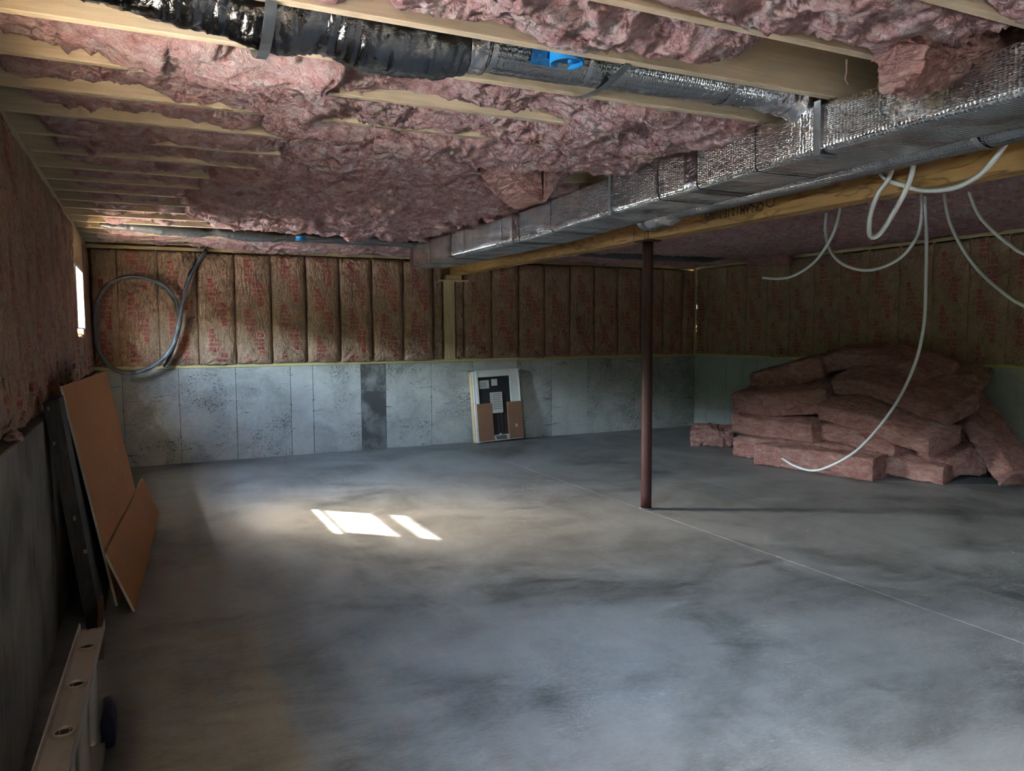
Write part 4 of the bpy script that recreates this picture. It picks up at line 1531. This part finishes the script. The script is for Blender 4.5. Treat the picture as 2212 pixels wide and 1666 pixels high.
# wool scrap on the ledge
sc_ = soft_slab('wool_scrap', [(-.463, 3.36, 1.107), (-.455, 3.42, 1.11), (-.46, 3.50, 1.106)], .035, .014, (1, 0, 0), M['pink'], 57, .005, .014, .7, fs=2.5)
tag(sc_, 'scrap of pink wool lying on the concrete ledge', 'insulation')

# ------------------------------------------------------------------ ladder lying on its side
lad = empty('ladder', (-.21, 2.3, 0), 'aluminium ladder lying on its side along the concrete wall', 'ladder')
LY0, LY1 = .35, 3.225


def lx(y):
    return -.207 - .035 * (3.225 - y)


def rail(name, z, up_, y1):
    """C-channel: flat web with two flanges pointing outwards."""
    prof = [(-.0385, 0), (.0385, 0), (.0385, .026), (.0425, .028), (.0425, -.004), (-.0425, -.004), (-.0425, .028), (-.0385, .026)]
    ys = np.linspace(LY0, y1, 24)
    Vv = np.array([[(lx(y) + p[0], y, z + up_ * p[1]) for p in prof] for y in ys])
    q = gridq(24, 8, True)
    if up_ > 0:
        q = q[:, ::-1]
    return build(name, Vv.reshape(-1, 3), q, None, [list(range(8)), list(range(23 * 8, 24 * 8))], M['alu'], None, lad, False)


rail('side_rail', .392, 1, LY1)
rail('side_rail', .034, -1, 3.10)
for yo in (-.012, .013):                       # fine ribs extruded along the web
    MB().hexa([(lx(LY0) + yo, LY0, .3922), (lx(LY0) + yo + .002, LY0, .3922), (lx(LY1) + yo + .002, LY1 - .01, .3922), (lx(LY1) + yo, LY1 - .01, .3922),
               (lx(LY0) + yo, LY0, .3932), (lx(LY0) + yo + .002, LY0, .3932), (lx(LY1) + yo + .002, LY1 - .01, .3932), (lx(LY1) + yo, LY1 - .01, .3932)]).build('web_rib', M['alu'], lad)
for i in range(9):
    y = 3.035 - .3175 * i
    if y < LY0:
        break
    a = np.linspace(0, 2 * np.pi, 28, endpoint=False)
    ov = lambda r, z: [(lx(y) + .0255 * r * math.cos(t_), y + .0245 * r * math.sin(t_), z) for t_ in a]
    V = np.array([ov(1.0, .036), ov(1.0, .3915)])
    rg = build('rung', V.reshape(-1, 3), gridq(2, 28, True), None, None, M['alu'], None, lad, True)
    V = np.array([ov(1.18, .3922), ov(1.2, .398), ov(1.05, .4005), ov(.90, .398), ov(.86, .385)])
    build('flared_collar', V.reshape(-1, 3), gridq(5, 28, True), None, None, M['alu'], None, rg, True)
    V = np.array([ov(.90, .3925)])
    build('bore', V.reshape(-1, 3), None, None, [list(range(28))], M['alu_dark'], None, rg, False)
    V = np.array([ov(1.2, .0395), ov(1.22, .044), ov(1.02, .048)])
    build('flared_collar', V.reshape(-1, 3), gridq(3, 28, True), None, None, M['alu'], None, rg, True)
ft = soft_slab('rubber_foot', [(lx(3.1) + .05, 3.02, .075), (lx(3.1) + .055, 3.10, .085), (lx(3.1) + .05, 3.17, .075)], .13, .045, (0, 0, 1), M['navy'], 59, .006, .001, .5, lad)
ft['label'] = 'navy blue rubber foot cap'
for x_ in (-.018, .012):
    MB().box(lx(3.2) + x_, lx(3.2) + x_ + .010, 3.213, 3.219, .3921, .3928).build('rivet_slot', M['alu_dark'], lad)

# ------------------------------------------------------------------ wrapped window unit leaning on the far wall
wu = empty('window_unit', (4.35, 9.37, 0), 'white framed window unit with cardboard wraps leaning on the far concrete wall', 'window unit')
WA = Matrix.Translation((4.02, 9.325, .012)) @ Matrix.Rotation(math.radians(1.5), 4, 'Z') @ Matrix.Rotation(math.radians(-5.0), 4, 'X') @ Matrix.Rotation(math.radians(-1.6), 4, 'Y')


def wbox(n_, x0, x1, y0, y1, z0, z1, mat, c=.002):
    mb = MB().bbox(x0, x1, y0, y1, z0, z1, c)
    mb.xform(lambda p: tuple(WA @ Vector(p)))
    return mb.build(n_, mat, wu)


WW, WH, WD = .655, .955, .085
wbox('frame_stile', 0, .035, 0, WD, 0, WH, M['vinyl'])
wbox('frame_stile', WW - .145, WW, 0.004, WD, 0, WH, M['vinyl'])
wbox('frame_rail', .035, WW - .145, 0.004, WD, WH - .085, WH, M['vinyl'])
wbox('frame_rail', .035, WW - .145, 0.004, WD, 0, .08, M['vinyl'])
wbox('top_lip', 0, WW, -.004, .02, WH - .014, WH + .004, M['vinyl'])
wbox('right_lip', WW - .012, WW + .003, -.004, .02, 0, WH, M['vinyl'])
wbox('pane', .035, WW - .145, .02, .026, .08, WH - .085, M['dark_glass'], .001)
wbox('cardboard_wrap', -.012, .215, -.007, WD, .012, .515, M['card'])
wbox('cardboard_wrap', WW - .21, WW + .008, -.009, WD, .012, .512, M['card'])
wbox('paper_label', .055, .20, .015, .018, .715, .825, M['paper'], .0005)
wbox('paper_label', .235, .325, .015, .018, .745, .835, M['paper'], .0005)
wbox('instruction_sheet', .19, .375, -.004, -.002, .375, .655, M['paper'], .0005)
for i in range(9):
    wbox('print_line', .235, .36, -.0046, -.0041, .63 - i * .025, .637 - i * .025, M['ink_dark'], .0001)
for i in range(4):
    wbox('print_mark', .205, .218, -.0046, -.0041, .62 - i * .03, .632 - i * .03, M['ink_dark'], .0001)
for i in range(5):
    wbox('print_line', .07, .16, .0144, .0149, .80 - i * .016, .805 - i * .016, M['ink_dark'], .0001)
for i in range(3):
    wbox('inner_bar', .245 + i * .055, .262 + i * .055, .012, .019, .10, .36, M['alu_dark'], .001)
wbox('wood_strip', -.055, -.04, .02, WD + .01, .0, WH - .02, M['stud'])
wbox('white_side', -.04, 0, .005, WD, -.004, WH - .005, M['vinyl'])
for z in (.16, .34, .52, .72):
    wbox('screw', -.03, -.022, .0025, .006, z, z + .008, M['alu_dark'], .001)
wbox('base_plate', .235, .395, -.012, -.002, .018, .07, M['galv'])
wbox('latch_disc', .29, .325, -.016, -.008, .066, .10, M['paper'], .006)
wbox('torn_patch', .545, .575, -.0105, -.0085, .165, .205, M['paper'], .0005)

# ------------------------------------------------------------------ heap of loose batts by the side wall
G_P = 'loose pink batts heaped by the shaded wall'
PILE = [
    # label, path, width, thick, side vector, mat, amp
    ('front pink batt lying on the floor at the foot of the heap', [(6.25, 6.46, .118), (6.43, 5.85, .115), (6.62, 5.23, .115)], .40, .222, (.957, .29, 0), .012),
    ('pink batt lying on the floor just behind the front one', [(6.42, 7.00, .12), (6.62, 6.45, .13), (6.95, 5.75, .14)], .40, .22, (.957, .29, 0), .016),
    ('short crumpled pink chunk alone at the far end of the heap', [(6.48, 7.98, .12), (6.65, 7.80, .13), (6.85, 7.62, .12)], .36, .22, (.7, .7, .1), .034),
    ('low pink batt second up at the far end of the heap', [(6.68, 7.28, .36), (6.75, 6.85, .34), (6.83, 6.15, .36)], .38, .22, (1, .12, .1), .018),
    ('wide pink batt third up at the far end of the heap', [(6.90, 7.45, .61), (6.92, 6.9, .65), (6.98, 6.05, .76)], .46, .28, (1, .1, .25), .016),
    ('pink batt rising steeply at the upper far side of the heap', [(7.15, 7.42, .84), (7.18, 6.95, .96), (7.22, 6.38, 1.10)], .42, .26, (1, 0, .2), .014),
    ('topmost pink batt arched over the crown of the heap', [(7.28, 6.42, 1.14), (7.25, 6.05, 1.20), (7.22, 5.55, 1.17), (7.15, 5.0, 1.02)], .42, .18, (1, 0, .30), .016),
    ('big pink slab on the camera side of the heap, sloping down', [(6.98, 5.98, .95), (6.95, 5.6, .96), (6.90, 5.2, .89), (6.88, 4.58, .74)], .42, .17, (1, 0, .45), .014),
    ('pink slab under the big sloping slab', [(6.80, 6.0, .66), (6.76, 5.5, .62), (6.72, 5.1, .55), (6.70, 4.62, .44)], .42, .18, (1, 0, .38), .014),
    ('pink batt on the floor under the two sloping slabs', [(6.86, 5.60, .16), (6.95, 5.2, .13), (7.05, 4.78, .10)], .40, .18, (.95, .3, .1), .014),
    ('stubby pink batt wedged at the near foot of the heap', [(6.98, 5.06, .19), (7.15, 4.95, .21), (7.45, 4.82, .24)], .38, .30, (.1, 1, .1), .016),
    ('long pink batt propped diagonally at the near side of the heap', [(7.42, 4.98, .84), (7.36, 4.72, .60), (7.28, 4.44, .33), (7.22, 4.22, .11)], .36, .20, (1, .25, .35), .014),
    ('pink batt buried inside the heap behind the others', [(7.38, 7.2, .30), (7.40, 6.4, .50), (7.42, 5.4, .40), (7.42, 4.95, .26)], .55, .48, (1, 0, 0), .02),
    ('pink batt squeezed between the floor batts and the sloping slabs', [(6.98, 6.25, .36), (6.98, 5.8, .38), (6.98, 5.2, .30)], .42, .20, (1, 0, .1), .016),
]
for i, (lab, path, w, th_, sd2, amp) in enumerate(PILE):
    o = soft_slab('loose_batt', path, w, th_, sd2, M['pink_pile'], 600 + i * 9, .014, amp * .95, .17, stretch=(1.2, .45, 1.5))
    tag(o, lab, 'insulation', G_P)
kb = empty('paper_batt', (7.45, 5.05, .95), 'folded brown paper faced batt at the upper near side of the heap', 'insulation')
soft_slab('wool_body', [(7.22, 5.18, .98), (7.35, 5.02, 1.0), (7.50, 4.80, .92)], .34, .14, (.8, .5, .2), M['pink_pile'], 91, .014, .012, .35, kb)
soft_slab('paper_facing', [(7.25, 5.25, 1.10), (7.40, 5.05, 1.09), (7.58, 4.78, 1.02)], .36, .035, (.8, .5, .35), M['kraft'], 92, .014, .025, .6, kb)
soft_slab('paper_flap', [(7.20, 5.30, 1.18), (7.17, 5.20, 1.08), (7.10, 5.02, 1.00)], .20, .018, (.8, .3, .5), M['kraft'], 93, .012, .018, .6, kb)

# ------------------------------------------------------------------ clean up build-time properties
for o in bpy.data.objects:
    if '_o' in o:
        del o['_o']
